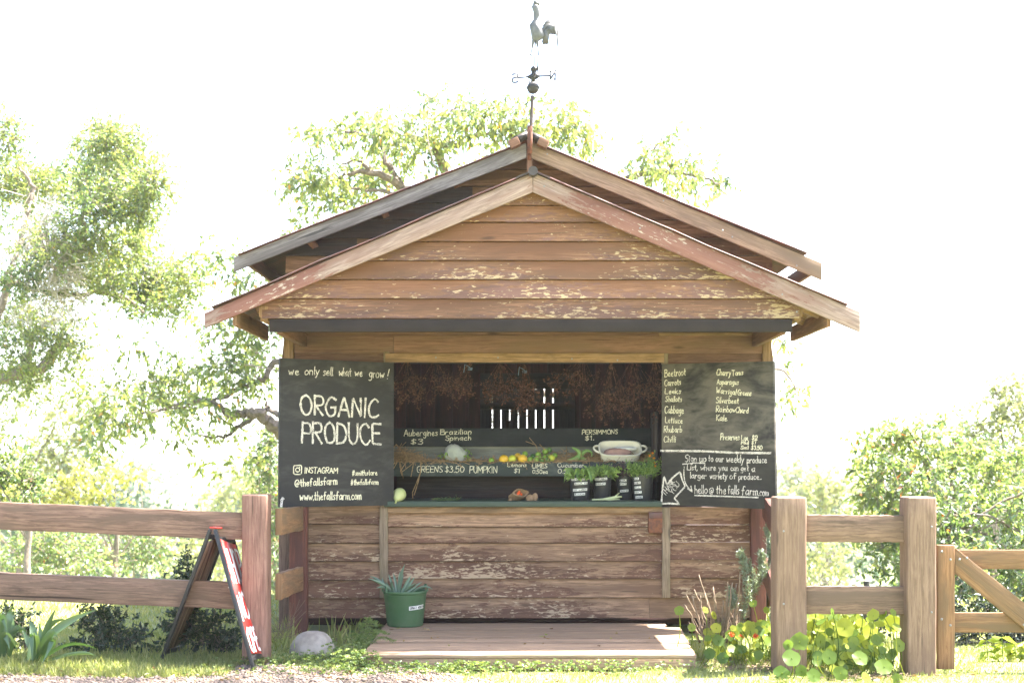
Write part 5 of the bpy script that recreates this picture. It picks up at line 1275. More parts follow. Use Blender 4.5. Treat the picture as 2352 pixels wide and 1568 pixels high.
dried(1150, 828, 922, .42, 12.55, 70, 'bushy dried herb bunch hanging before the dark window, left one', 4, .0)
dried(1205, 838, 948, .16, 12.45, 64, 'narrow upright dried herb bunch tied with blue twine before the window', 5, .0, True)
dried(1340, 815, 920, .6, 12.6, 60, 'sprawling dried herb bunch spreading left beside the window', 6, -.3)
dried(1405, 830, 960, .45, 12.45, 80, 'large reddish dried herb bunch above the cream dish', 7, -.05)
dried(1455, 820, 975, .4, 12.55, 80, 'longest dried herb bunch, hanging left of the right shutter', 8, .0)
dried(1505, 822, 930, .3, 12.5, 50, 'dried herb bunch half hidden behind the right shutter', 9, .05)
mb = MB(); mb.tube([(-1.05, 12.52, 2.49), (1.36, 12.52, 2.49)], .004, 5); mb.build('hanging_wire', M['wire'], shed)

# ------------------------------------------------------------------ trees and bushes
def crown(blobs, Y, K, L, W, droop, tw, seed, spread=.6, ydep=.9, twl=None, twr=.004, odd=.012):
    """Leaf sprays inside uneven clumps. blobs: (px, py, rx, ry, sprays, tone). Returns leaf and twig collections."""
    global rng
    keep = rng; rng = np.random.default_rng(seed); lv, tg = MB(), MB(); s = Y / F
    for bl in blobs:
        px, py, rx, ry, n, tone = bl[:6]; Yb = Y + (bl[6] if len(bl) > 6 else 0); s = Yb / F
        c = P(px, py, Yb); rad = np.array([rx * s, (rx + ry) / 2 * s * ydep, ry * s])
        v = rng.normal(size=(n, 3)); v /= np.linalg.norm(v, axis=1)[:, None]; q = rng.random((n, 1)) ** .45
        st = c + v * q * rad; d = v * .7 + rng.normal(0, spread, (n, 3)) + [0, 0, -droop * .5]; d /= np.linalg.norm(d, axis=1)[:, None]
        l = (tw * rng.uniform(.5, 1.2, n))[:, None]; en = st + d * l; tg.sticks(st - d * l * .4, en, twr)
        f = rng.uniform(-.2, 1.0, (n, K, 1)); p = (st[:, None] + (en - st)[:, None] * f).reshape(-1, 3)
        dd = np.repeat(d, K, 0) * .6 + rng.normal(0, .6, (n * K, 3)) + [0, 0, -droop]
        sp = np.repeat(rng.normal(0, .13, n), K)
        lv.leaves(p, dd, L * rng.uniform(.65, 1.25, n * K), W * rng.uniform(.8, 1.2, n * K), rnd=np.where(rng.random(n * K) < odd, 1.0, np.clip(tone + sp + rng.normal(0, .2, n * K), 0, .965)))
    rng = keep; return lv, tg
def tree(name, label, cat, blobs, Y, K, L, W, droop, tw, mat, seed, limbs=(), trunk=None, group=None, base=None, bark='bark', twigmat=None, twr=.004, spread=.6, ydep=.9, extra=None, auto=None, every=1):
    if mat == 'leaf_far': blobs = [(b_[0], b_[1], b_[2], b_[3], int(b_[4] * .62), min(.9, b_[5] + .08), *b_[6:]) for b_ in blobs]
    lv, tg = crown(blobs, Y, K, L, W, droop, tw, seed, spread, ydep, None, twr)
    b0 = blobs[len(blobs) // 2]; bx = base if base is not None else b0[0]; x0 = (bx - CX) * Y / F
    e = empty(name, (x0, Y, float(ground_z(x0, Y))), label, cat, group)
    lv.build('crown', M[mat], e)
    r_ = np.random.default_rng(seed + 5); mb = MB(); g0 = np.array([x0, Y, float(ground_z(x0, Y)) - .1])
    tr = trunk or .12
    c0 = P(b0[0], b0[1], Y); top = np.array([x0 * .6 + c0[0] * .4, Y, g0[2] + (c0[2] - g0[2]) * .7]); mid = (g0 + top) / 2 + [r_.normal(0, .08) * (top[2] - g0[2]), 0, 0]
    mb.tube(catmull([g0, mid, top], 5), np.linspace(tr, tr * .6, 11), 8)
    ar = auto or tr * .3
    for bl in blobs[::every]:
        Yb = Y + (bl[6] if len(bl) > 6 else 0); c = P(bl[0], bl[1], Yb); a = top + (g0 - top) * r_.uniform(0, .35); m_ = (a + c) / 2 + r_.normal(0, .12, 3) * np.linalg.norm(c - a) * [1, 1, .6]
        mb.tube(catmull([a, m_, c], 5), np.linspace(ar, ar * .25, 11), 6)
    mb.build('trunk', M[bark], e, smooth=True)
    mb = MB()
    for pts, r0, r1, yy in limbs:
        q = catmull([P(x, y, yy if np.isscalar(yy) else yy[i]) for i, (x, y) in enumerate(pts)], 6); q = q + r_.normal(0, .012, q.shape); mb.tube(q, np.linspace(r0, r1, len(q)), 7)
    if limbs: mb.build('limb', M[bark], e, smooth=True)
    tg.build('twigs', M[twigmat or bark], e)
    if extra: extra(e)
    return e

cb = crop(800, 300, 1.568); c8 = crop(0, 1200, 1.7425)
TB = 17.3
back_limbs = [
    ([(905, 900), (1000, 790), (1150, 690)], .15, .11, (17.3, 17.6, 17.9)), ([(905, 900), (1000, 1040), (1130, 1150)], .13, .1, (17.3, 17.7, 17.9)),
    ([(1150, 700), cb(1400, 830), cb(1250, 690), cb(1050, 600), cb(850, 650)], .11, .015, (17.9, 17.6, 17.3, 17.2, 17.1)), ([cb(1300, 740), cb(1230, 660), cb(1180, 560), cb(1100, 410), cb(990, 370), cb(830, 340)], .06, .012, 17.3), ([cb(1060, 600), cb(1000, 540), cb(870, 570)], .035, .01, 17.2),
    ([(1150, 650), cb(1500, 520), cb(1620, 440), cb(1720, 390), cb(1880, 340)], .08, .015, (17.9, 17.5, 17.3, 17.3, 17.2)), ([cb(1500, 300), cb(1580, 225), cb(1680, 190)], .02, .008, 17.2), ([cb(1250, 740), cb(1000, 720), cb(860, 700)], .03, .008, 17.3),
    ([(1160, 640), (1290, 420), (1400, 420), (1490, 400), (1580, 400), (1660, 425)], .09, .008, (17.9, 17.6, 17.4, 17.3, 17.3, 17.3)), ([(1485, 430), (1478, 370), (1520, 320), (1545, 295)], .02, .006, 17.3),
    ([(1130, 1150), (900, 1060), (700, 1020), c8(1940, 900), c8(1880, 860), c8(1800, 790), c8(1700, 790), c8(1600, 790), c8(1520, 735), c8(1400, 700), c8(1200, 740), c8(950, 800)], .12, .012, (17.9, 17.7, 17.4, 17.2, 17.1, 17, 17, 17, 17, 17, 17, 16.9)),
    ([c8(1790, 800), c8(1700, 860), c8(1640, 900), c8(1530, 960), c8(1370, 930)], .045, .01, 17.0), ([(800, 850), c8(1940, 430), c8(1850, 540), c8(1700, 600), c8(1560, 680), c8(1350, 740), c8(1050, 760)], .05, .01, 17.1), ([c8(1830, 110 + 100), c8(1700, 160), c8(1600, 330)], .03, .008, 17.1), ([c8(1940, 800), c8(1870, 760), c8(1850, 700)], .04, .015, 17.1),
    ([(1160, 900), (1500, 900), (1700, 860), (1790, 850), (1835, 905)], .05, .008, (17.9, 17.6, 17.3, 17.2, 17.2))]
back_blobs = [(700, 300, 34, 16, 16, .5), (760, 305, 60, 30, 36, .55), (830, 280, 60, 30, 42, .55), (900, 300, 80, 45, 80, .55), (960, 345, 90, 45, 80, .5), (1000, 285, 80, 35, 56, .6), (1090, 275, 80, 45, 85, .55), (1110, 235, 50, 20, 20, .45), (1170, 270, 70, 40, 62, .6), (1190, 330, 90, 40, 58, .5), (1260, 285, 70, 40, 58, .6), (1320, 300, 60, 40, 56, .65), (1360, 330, 32, 25, 18, .55), (1290, 240, 30, 18, 10, .5),
    (690, 410, 44, 30, 30, .5), (740, 390, 60, 40, 46, .55), (800, 410, 80, 40, 60, .5), (880, 390, 70, 40, 54, .5), (730, 455, 60, 25, 32, .5), (790, 470, 60, 22, 28, .55), (850, 430, 60, 30, 36, .5), (680, 350, 20, 12, 5, .5), (640, 530, 26, 12, 8, .35), (690, 510, 24, 14, 8, .5), (985, 225, 22, 10, 6, .4), (1220, 230, 30, 14, 8, .4),
    (1478, 360, 38, 26, 22, .5), (1530, 355, 55, 30, 34, .5), (1560, 385, 60, 28, 38, .55), (1610, 405, 50, 22, 24, .5), (1665, 418, 26, 14, 12, .35), (1500, 410, 60, 26, 30, .5), (1540, 310, 20, 22, 9, .45), (1440, 385, 24, 20, 7, .5), (1600, 460, 40, 14, 9, .6), (1635, 485, 20, 12, 6, .65), (1560, 440, 40, 16, 14, .6),
    (520, 600, 60, 40, 34, .5), (575, 640, 50, 50, 40, .5), (470, 580, 50, 30, 14, .55), (590, 720, 60, 50, 62, .45), (540, 770, 70, 50, 70, .45), (600, 820, 50, 50, 64, .45), (500, 740, 70, 40, 30, .5), (520, 850, 80, 40, 80, .45), (440, 850, 60, 28, 34, .4), (590, 880, 50, 40, 42, .5), (420, 880, 80, 40, 74, .45), (340, 880, 70, 36, 62, .42), (300, 915, 80, 36, 60, .5), (380, 930, 90, 40, 80, .5), (460, 930, 70, 36, 44, .5), (245, 955, 50, 34, 40, .5), (215, 1000, 36, 34, 22, .3), (285, 970, 50, 26, 24, .5), (350, 980, 40, 20, 10, .5), (410, 1010, 36, 18, 10, .6), (520, 960, 40, 20, 8, .6), (560, 1010, 50, 26, 12, .6), (490, 1010, 30, 20, 7, .6), (470, 1065, 36, 20, 10, .65), (540, 1075, 50, 20, 14, .65), (600, 1080, 30, 18, 7, .7), (300, 800, 40, 26, 14, .35), (380, 810, 30, 24, 9, .3), (225, 1050, 16, 20, 7, .5),
    (1795, 820, 22, 34, 12, .6), (1830, 890, 28, 20, 14, .6), (1815, 925, 22, 16, 10, .55), (1800, 790, 16, 14, 6, .6)]
back_blobs = [(b[0], b[1], b[2], b[3], int(b[4] * (.85 if b[0] > 620 or b[1] < 560 else .72)), b[5] + .14, random.uniform(-.8, .8)) for b in back_blobs]
spreading = tree('spreading_tree', 'spreading tree with drooping pointed leaves and crooked limbs, growing behind the stall', 'tree', back_blobs, TB, 8, .098, .040, .75, .30, 'leaf_back', 21, back_limbs, .24, base=950, spread=.55, twr=.003, auto=.012, every=4)

c1 = crop(0, 300, 1.7423)
left_blobs = [(0, 310, 46, 60, 60, .55), (20, 400, 60, 50, 70, .6), (70, 430, 80, 50, 110, .6), (150, 420, 60, 40, 70, .7), (215, 345, 60, 50, 80, .62), (265, 330, 60, 50, 90, .6), (250, 300, 36, 24, 22, .4), (300, 380, 60, 60, 110, .62), (350, 420, 40, 44, 60, .62), (230, 420, 60, 60, 120, .35), (280, 460, 70, 50, 100, .45), (330, 480, 50, 30, 40, .55), (200, 480, 50, 50, 50, .3), (40, 520, 70, 60, 40, .6), (120, 570, 80, 50, 50, .65), (200, 560, 70, 50, 80, .62), (280, 560, 60, 50, 80, .65), (330, 540, 40, 40, 40, .6), (40, 640, 50, 40, 36, .15), (120, 650, 80, 50, 56, .66), (210, 620, 70, 50, 90, .62), (300, 630, 70, 50, 120, .3), (370, 640, 70, 45, 110, .55), (340, 690, 60, 40, 80, .35), (430, 640, 50, 40, 50, .6), (260, 670, 40, 30, 30, .6), (400, 700, 50, 35, 40, .6),
    (30, 730, 60, 50, 70, .62), (110, 740, 60, 40, 50, .62), (40, 810, 70, 60, 60, .65), (120, 800, 60, 50, 40, .7), (180, 800, 50, 50, 34, .7), (50, 880, 70, 50, 44, .6), (180, 880, 36, 40, 20, .7), (0, 960, 40, 40, 14, .65), (215, 920, 18, 60, 14, .45)]
left_blobs = [(b[0], b[1], b[2], b[3], int(b[4] * 1.9), min(.9, b[5] + .08), random.uniform(-1.6, 1.6)) for b in left_blobs]
left_limbs = [([(-160, 1150), (-90, 900), (0, 870), (90, 850), (130, 800), (165, 790), c8(460, 325), c8(500, 335)], .13, .025, 18.6), ([(60, 850), c8(215, 300), c8(240, 230), c8(330, 160)], .05, .02, 18.5), ([(0, 640), (60, 660), (150, 676), (230, 672), (300, 690), (330, 720)], .05, .02, 18.6), ([(180, 620), c1(560, 1090), c1(590, 960), c1(680, 900), c1(760, 830)], .05, .015, 18.6), ([c1(590, 980), c1(580, 880), c1(640, 700)], .04, .015, 18.6), ([c1(200, 900), c1(230, 780), c1(130, 640)], .05, .015, 18.4), ([(-120, 950), (0, 700), c1(200, 930)], .08, .03, 18.5)]
def dead_twigs(e):
    r_ = np.random.default_rng(77); a, b = [], []
    for (cx_, cy_, n, l, dx) in ((90, 500, 110, 70, .4), (70, 560, 110, 70, .3), (130, 610, 110, 70, .4), (100, 520, 60, 60, .3), (120, 560, 70, 70, .4), (60, 600, 60, 60, .2), (110, 640, 80, 70, .5), (165, 560, 60, 60, .6), (150, 700, 50, 60, .2), (60, 720, 60, 70, .4), (170, 730, 36, 50, .3), (110, 690, 50, 60, 0)):
        for _ in range(n):
            x, y = cx_ + r_.normal(0, 26), cy_ + r_.normal(0, 24); t = r_.normal(0, .9) + (1.0 if dx else 0); ln = l * r_.uniform(.4, 1.1); Yt = 18.0 + r_.normal(0, .3)
            a.append(P(x, y, Yt)); b.append(P(x + ln * math.cos(t), y + ln * math.sin(t) * .8, Yt + r_.normal(0, .15)))
    mb = MB(); mb.sticks(a, b, .0075); mb.build('dead_twigs', M['twig'], e)
tree('feathery_tree', 'large feathery light green tree tangled with grey dead twigs at the left edge', 'tree', left_blobs, 18.6, 9, .068, .030, .15, .30, 'leaf_left', 31, left_limbs, .3, base=-150, extra=dead_twigs, auto=.008, every=99, twr=.003)

lv, tg = MB(), MB(); n_ = 600  # unseen sprays and limbs added above the view to shade the left foreground
st = np.stack([rng.uniform(-.8, 3.75, n_), 10.55 + rng.normal(0, .5, n_), 8.1 + rng.normal(0, .35, n_)], 1); d = rng.normal(size=(n_, 3)) * [1, 1, .5] - [0, 0, .3]; d /= np.linalg.norm(d, axis=1)[:, None]
tg.sticks(st - d * .12, st + d * .3, .003); p = (st[:, None] + d[:, None] * rng.uniform(-.1, .32, (n_, 8, 1))).reshape(-1, 3)
lv.leaves(p, np.repeat(d, 8, 0) * .6 + rng.normal(0, .6, (n_ * 8, 3)) - [0, 0, .7], .09, .038, rnd=np.clip(rng.normal(.5, .2, n_ * 8), 0, .96))
for q_ in (-.5, .6, 1.8, 3.0): tg.tube(catmull([(3.4, 15.6, 9.6), (2.2, 13.6, 9.4), (q_ * .6 + .6, 11.8, 8.6), (q_, 10.4, 8.1)], 6), np.linspace(.07, .012, 19), 6)
lv.build('added_shade_spray', M['leaf_back'], spreading); tg.build('added_shade_limb', M['bark'], spreading)

GB = 'trees and shrubs beyond the fences'
tree('shrub', 'bright green leafy shrub low at the left edge above the fence', 'shrub', [(-20, 1080, 60, 40, 60, .6), (40, 1090, 40, 34, 50, .5), (70, 1110, 26, 18, 22, .35), (-10, 1010, 60, 20, 24, .7)], 15.0, 9, .075, .035, .2, .25, 'leaf_bush', 41, group=GB, trunk=.05)
tree('pale_tree', 'pale willowy tree behind the feathery tree on the left', 'tree', [(60, 900, 80, 60, 60, .6), (140, 950, 70, 60, 70, .65), (200, 930, 60, 50, 50, .55), (110, 1010, 90, 60, 80, .7), (60, 1060, 90, 50, 60, .7), (210, 1010, 50, 40, 40, .6), (170, 1060, 60, 40, 50, .75), (270, 900, 40, 60, 26, .6)], 34, 9, .17, .07, .3, .6, 'leaf_far', 42, group=GB, trunk=.16, twr=.008)
tree('yellow_shrub', 'yellow flowering shrub spreading over the fence rail on the left', 'shrub', [(60, 1140, 110, 26, 50, .6), (140, 1130, 70, 26, 40, .65), (200, 1105, 60, 26, 36, .75), (270, 1080, 50, 16, 16, .8), (320, 1095, 40, 14, 12, .8), (230, 1140, 50, 20, 24, .6), (-20, 1150, 70, 50, 60, .5)], 26, 9, .12, .06, .1, .4, 'leaf_yellow', 43, group=GB, trunk=.08, twr=.006)
for i, (lbl, bl, Y, mt, L, tone) in enumerate((
    ('round pale gum tree just left of the stall, above the fence post', [(520, 1130, 60, 50, 70, .7), (570, 1110, 60, 50, 70, .75), (500, 1170, 60, 40, 60, .7), (600, 1150, 50, 50, 60, .65)], 60, 'leaf_far', .26, .6),
    ('teal green tree hugging the left wall of the stall', [(622, 1000, 20, 50, 40, .4), (615, 1080, 34, 60, 90, .35), (630, 1160, 30, 60, 80, .35), (640, 1260, 40, 60, 90, .35), (600, 1040, 24, 30, 30, .45), (650, 1380, 40, 60, 80, .3)], 22, 'leaf_bush', .085, .4),
    ('sunlit shrub between the rails at the far left', [(40, 1270, 80, 50, 90, .6), (120, 1250, 80, 46, 90, .65), (180, 1290, 80, 40, 80, .6), (-40, 1300, 60, 50, 50, .5)], 24, 'leaf_bush', .10, .6),
    ('dark leaved shrub with grey stems between the rails', [(230, 1250, 70, 50, 90, .45), (300, 1270, 80, 46, 100, .5), (350, 1250, 50, 40, 50, .5)], 27, 'leaf_bush', .10, .5),
    ('pale bushy tree between the rails behind the sandwich board', [(420, 1230, 70, 60, 80, .7), (490, 1250, 70, 60, 90, .75), (450, 1290, 90, 40, 80, .7), (540, 1290, 60, 50, 60, .65)], 40, 'leaf_far', .17, .7),
    ('light green tree seen right of the sandwich board', [(560, 1260, 50, 60, 70, .7), (600, 1220, 40, 50, 50, .65), (530, 1330, 60, 40, 50, .65)], 32, 'leaf_far', .14, .7),
    ('small grey green tree rising far off beside the right shutter', [(1815, 1085, 36, 26, 60, .5), (1800, 1130, 50, 40, 80, .5), (1845, 1100, 26, 24, 40, .5)], 95, 'leaf_far', .40, .4),
    ('pale round tree above the right fence rail', [(1870, 1130, 60, 36, 80, .7), (1920, 1110, 50, 36, 70, .75), (1900, 1170, 70, 40, 80, .7), (1960, 1130, 40, 40, 50, .7)], 48, 'leaf_far', .22, .7),
    ('pale spreading tree behind the rails on the right', [(1850, 1260, 60, 50, 80, .7), (1920, 1270, 60, 50, 80, .7), (1880, 1320, 80, 40, 70, .75)], 36, 'leaf_far', .16, .7))):
    tree('tree' if Y > 30 else 'shrub', lbl, 'tree' if Y > 30 else 'shrub', bl, Y, 8, L, L * .45, .25, L * 3.4, mt, 50 + i, group=GB, trunk=.05 + Y * .002, twr=.004 + Y * .0001)
right_limbs = [([(2330, 1420), (2300, 1250), (2180, 1210), (2120, 1180)], .03, .008, 15.6), ([(2352, 1130), (2260, 1180), (2200, 1240)], .02, .006, 15.3), ([(2340, 1220), (2250, 1180), (2160, 1190)], .02, .006, 15.3), ([(2250, 1420), (2210, 1260), (2180, 1080)], .04, .01, 15.8)]
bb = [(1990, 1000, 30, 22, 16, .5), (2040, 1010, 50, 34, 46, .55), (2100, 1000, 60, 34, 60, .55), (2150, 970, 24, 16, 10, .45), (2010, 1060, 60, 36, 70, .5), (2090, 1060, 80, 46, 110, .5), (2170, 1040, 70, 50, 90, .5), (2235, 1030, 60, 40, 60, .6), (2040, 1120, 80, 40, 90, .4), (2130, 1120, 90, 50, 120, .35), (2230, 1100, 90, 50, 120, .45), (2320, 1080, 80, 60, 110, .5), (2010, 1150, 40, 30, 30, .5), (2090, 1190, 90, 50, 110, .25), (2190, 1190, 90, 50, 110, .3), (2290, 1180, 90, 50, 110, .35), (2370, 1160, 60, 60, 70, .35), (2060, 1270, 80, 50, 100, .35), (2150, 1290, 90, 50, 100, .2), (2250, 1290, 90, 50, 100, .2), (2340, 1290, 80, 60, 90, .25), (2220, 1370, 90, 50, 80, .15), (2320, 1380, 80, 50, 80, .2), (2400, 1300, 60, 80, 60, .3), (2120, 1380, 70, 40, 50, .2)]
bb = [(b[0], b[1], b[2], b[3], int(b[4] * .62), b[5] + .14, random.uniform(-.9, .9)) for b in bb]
tree('tree', 'pale tall tree rising behind the dense bush at the right edge', 'tree', [(2240, 990, 60, 44, 70, .75), (2290, 950, 60, 46, 80, .75), (2345, 960, 56, 60, 80, .7), (2325, 900, 36, 30, 36, .6), (2285, 886, 16, 18, 12, .5), (2360, 880, 30, 36, 30, .65), (2270, 1040, 90, 50, 90, .75), (2360, 1050, 60, 60, 70, .7), (2200, 1030, 50, 36, 40, .75)], 25, 9, .12, .055, .3, .42, 'leaf_far', 70, trunk=.1, twr=.005, base=2330)

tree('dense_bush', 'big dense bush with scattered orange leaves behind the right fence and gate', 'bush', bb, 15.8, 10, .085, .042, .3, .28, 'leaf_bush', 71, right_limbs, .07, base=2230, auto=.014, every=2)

# wooded ridge across the valley and the forest in the valley: reads as one mass
def forest(name, label, seed, Y0, Y1, n, top, size, xr):
    r_ = np.random.default_rng(seed); global rng; keep = rng; rng = r_; mb = MB()
    Yq = r_.uniform(Y0, Y1, n); px = r_.uniform(xr[0], xr[1], n); x = (px - CX) * Yq / F; g = ground_z(x, Yq)
    zt = HZ + (HY - np.interp(px, [t[0] for t in top], [t[1] for t in top]) - r_.normal(0, 6, n)) * Yq / F - (Y1 - Yq) * .02
    for i in range(n):
        h = max(2.5, zt[i] - g[i]); rw = r_.uniform(.28, .45) * min(h, 11); k = int(170); v = r_.normal(size=(k, 3)); v /= np.linalg.norm(v, axis=1)[:, None]
        p = np.array([x[i], Yq[i], g[i] + h * .62]) + v * (r_.random((k, 1)) ** .3) * [rw, rw, h * .42] * (1 + .25 * np.sin(v[:, :1] * 5 + i)); mb.leaves(p, v + r_.normal(0, .7, (k, 3)), size * r_.uniform(.6, 1.3, k), size * .55, rnd=np.clip(r_.uniform(.1, .9) + r_.normal(0, .18, k), 0, 1))
    rng = keep; o = mb.build(name, M['leaf_ridge']); tag(o, label, kind='stuff')
forest('forest', 'hazy dark forest on the slope across the valley', 81, 170, 240, 90, [(-300, 1040), (200, 1045), (290, 1060), (420, 1055), (560, 1080), (700, 1085), (1700, 1090), (1900, 1088), (2000, 1080), (2700, 1060)], 1.1, (-300, 2700))
forest('valley_trees', 'pale scrub filling the valley floor beyond the lawn', 82, 70, 130, 110, [(-300, 1120), (300, 1120), (600, 1140), (1700, 1140), (1900, 1140), (2700, 1100)], .55, (-300, 2700))

# dark clipped shrubs just behind the left fence
GH = 'dark hedge shrubs behind the left fence'
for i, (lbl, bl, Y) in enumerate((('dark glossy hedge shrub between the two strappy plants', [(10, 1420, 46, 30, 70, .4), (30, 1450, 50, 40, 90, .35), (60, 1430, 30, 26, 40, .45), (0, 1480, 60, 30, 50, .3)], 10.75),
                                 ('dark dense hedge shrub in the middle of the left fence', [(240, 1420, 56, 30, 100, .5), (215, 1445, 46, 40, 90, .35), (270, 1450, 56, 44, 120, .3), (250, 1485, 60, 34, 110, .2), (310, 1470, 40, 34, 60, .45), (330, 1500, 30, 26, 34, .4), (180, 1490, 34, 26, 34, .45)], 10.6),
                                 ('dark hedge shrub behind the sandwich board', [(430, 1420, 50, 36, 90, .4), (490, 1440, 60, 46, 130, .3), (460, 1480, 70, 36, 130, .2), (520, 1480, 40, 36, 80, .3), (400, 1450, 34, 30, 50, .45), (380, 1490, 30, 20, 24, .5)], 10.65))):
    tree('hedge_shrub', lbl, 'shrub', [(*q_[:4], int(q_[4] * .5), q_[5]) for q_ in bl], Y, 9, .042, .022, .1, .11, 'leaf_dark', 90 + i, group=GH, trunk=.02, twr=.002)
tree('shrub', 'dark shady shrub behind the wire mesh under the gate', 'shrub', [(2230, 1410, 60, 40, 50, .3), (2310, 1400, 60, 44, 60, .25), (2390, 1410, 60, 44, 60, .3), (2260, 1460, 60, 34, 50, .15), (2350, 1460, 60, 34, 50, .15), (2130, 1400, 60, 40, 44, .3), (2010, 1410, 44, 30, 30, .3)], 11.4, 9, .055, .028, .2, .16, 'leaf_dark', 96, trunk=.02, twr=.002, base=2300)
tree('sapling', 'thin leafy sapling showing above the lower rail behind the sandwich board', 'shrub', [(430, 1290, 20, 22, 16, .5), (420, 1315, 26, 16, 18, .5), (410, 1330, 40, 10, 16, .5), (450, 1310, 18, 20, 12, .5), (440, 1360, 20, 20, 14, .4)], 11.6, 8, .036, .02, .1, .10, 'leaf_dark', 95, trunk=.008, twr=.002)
mb = MB(); a = np.array([P(rng.uniform(330, 400), rng.uniform(1490, 1510), 10.9) for _ in range(26)]); mb.sticks(a, a + np.stack([rng.uniform(.1, .3, 26), rng.normal(0, .05, 26), rng.uniform(.02, .16, 26)], 1), .003)
tag(mb.build('fallen_twigs', M['bark']), 'grey fallen twigs lying beside the rear leg of the sandwich board', 'twigs')
mb = MB(); a = np.array([P(rng.uniform(625, 665), rng.uniform(1440, 1475), 10.9) for _ in range(46)]); mb.sticks(a, a + np.stack([rng.normal(0, .13, 46), rng.normal(0, .05, 46), rng.uniform(.0, .26, 46)], 1), .0022)
tag(mb.build('dry_twigs', M['stem']), 'heap of dry brown twigs between the red fence post and the boulder', 'twigs')

# strap-leaved plants
c3 = crop(0, 2350, 3.36)
def S3(x, y, Y): return P(*c3(x, y), Y)
def strappy(label, base, leafs, Y, seed):
    b = S3(*base, Y); e = empty('strap_leaf_plant', b, label, 'plant', 'strappy plants at the foot of the left fence'); mb = MB(); r_ = np.random.default_rng(seed)
    for (mx, my, tx, ty, w, dy) in leafs: blade(mb, b + [r_.normal(0, .025), r_.normal(0, .02), .0], S3(mx, my, Y + dy * .6), S3(tx, ty, Y + dy), w, 12, .4, r_.random(), twist=r_.normal(0, .6))
    mb.build('leaves', M['leaf_strap'], e, smooth=True)
strappy('strappy green plant with one long leaf reaching right, nearer the path', (495, 1035), ((600, 640, 755, 268, .045, 0), (720, 600, 1305, 290, .062, .1), (480, 690, 470, 640, .055, -.1), (640, 640, 780, 670, .055, -.12), (680, 780, 700, 700, .05, -.15), (560, 690, 505, 455, .05, .1), (450, 660, 390, 440, .055, .12), (900, 770, 1320, 830, .03, .05), (1000, 880, 1300, 920, .026, .02), (430, 640, 440, 1000, .045, -.12), (700, 700, 560, 1030, .045, -.16), (420, 800, 300, 560, .05, .08), (640, 560, 900, 430, .045, .12)), 10.03, 1)
strappy('blue green strappy plant cut by the left edge of the photo', (40, 1010), ((60, 560, 200, 200, .045, .1), (-20, 560, -60, 260, .05, 0), (100, 480, 210, 330, .06, .05), (60, 640, 130, 830, .06, -.1), (130, 700, 260, 560, .05, .05), (180, 600, 380, 610, .05, .1), (-60, 560, 20, 340, .06, -.1), (20, 430, 100, 620, .06, -.12), (150, 760, 235, 770, .05, -.1), (-80, 700, -180, 560, .06, 0), (90, 640, 255, 900, .045, -.12), (200, 560, 300, 640, .04, .12), (120, 620, 180, 400, .05, .12)), 10.2, 2)

# rosemary and nasturtiums by the right corner
ro = empty('rosemary_bush', ((1690 - CX) * 10.5 / F, 10.5, 0), 'woody rosemary bush with bare cut stems at the right corner of the stall', 'shrub')
c4 = crop(2600, 2150, 2.698)
def R4(x, y, Y=10.5): return P(*c4(x, y), Y)
mb = MB(); lv = MB()
stems = [((540, 900), (390, 615)), ((600, 900), (480, 560)), ((560, 820), (545, 620)), ((680, 900), (525, 385)), ((730, 900), (680, 525)), ((650, 800), (585, 590)), ((830, 820), (838, 475)), ((850, 850), (880, 490)), ((910, 820), (932, 485)), ((960, 640), (970, 380)), ((985, 700), (1010, 440)), ((780, 900), (785, 680)), ((820, 800), (825, 640)), ((440, 840), (372, 720)), ((520, 860), (470, 640)), ((700, 700), (672, 540))]
for (b_, t_) in stems:
    Y = 10.5 + rng.normal(0, .1); q = catmull([R4(700 + (b_[0] - 700) * .6, 1130, 10.5), R4(*b_, Y), R4(*t_, Y)], 5); q = q + rng.normal(0, .004, q.shape); mb.tube(q, np.linspace(.009, .0055, len(q)), 5)
a = np.array([R4(rng.uniform(560, 1000), rng.uniform(950, 1080), 10.5 + rng.normal(0, .08)) for _ in range(110)]); mb.sticks(a, a + np.stack([rng.normal(0, .05, 110), rng.normal(0, .03, 110), rng.uniform(.05, .2, 110)], 1), .0032)
mb.build('stems', M['stem'], ro)
mb = MB()
for (pts, n, Y) in (([(1060, 700), (1050, 500), (1010, 280), (985, 160)], 700, 10.6), ([(1130, 560), (1110, 420), (1060, 260)], 260, 10.65), ([(1250, 420), (1300, 200), (1290, 20), (1270, -120)], 900, 10.9), ([(1330, 420), (1345, 200), (1340, 60)], 700, 10.9), ([(1200, 380), (1210, 250), (1205, 160)], 460, 10.8), ([(880, 760), (880, 640), (870, 550)], 260, 10.5), ([(930, 740), (920, 650)], 140, 10.5), ([(1100, 650), (1180, 450), (1260, 330)], 300, 10.7), ([(960, 1000), (1000, 850), (1040, 700)], 200, 10.6), ([(1320, 760), (1300, 900), (1240, 1000)], 420, 10.7)):
    q = catmull([R4(*p, Y) for p in pts], 8); mb.tube(q, np.linspace(.008, .003, len(q)), 5); t = rng.random(n) * (len(q) - 1.01); i = t.astype(int); p = q[i] + (q[i + 1] - q[i]) * (t - i)[:, None]; d = (q[i + 1] - q[i]); d /= np.linalg.norm(d, axis=1)[:, None]
    lv.leaves(p + rng.normal(0, .014, (n, 3)), d * .7 + rng.normal(0, .6, (n, 3)), .034, .0065, rnd=rng.random(n))
mb.build('twigs', M['stem'], ro); lv.build('needles', M['leaf_rosemary'], ro)

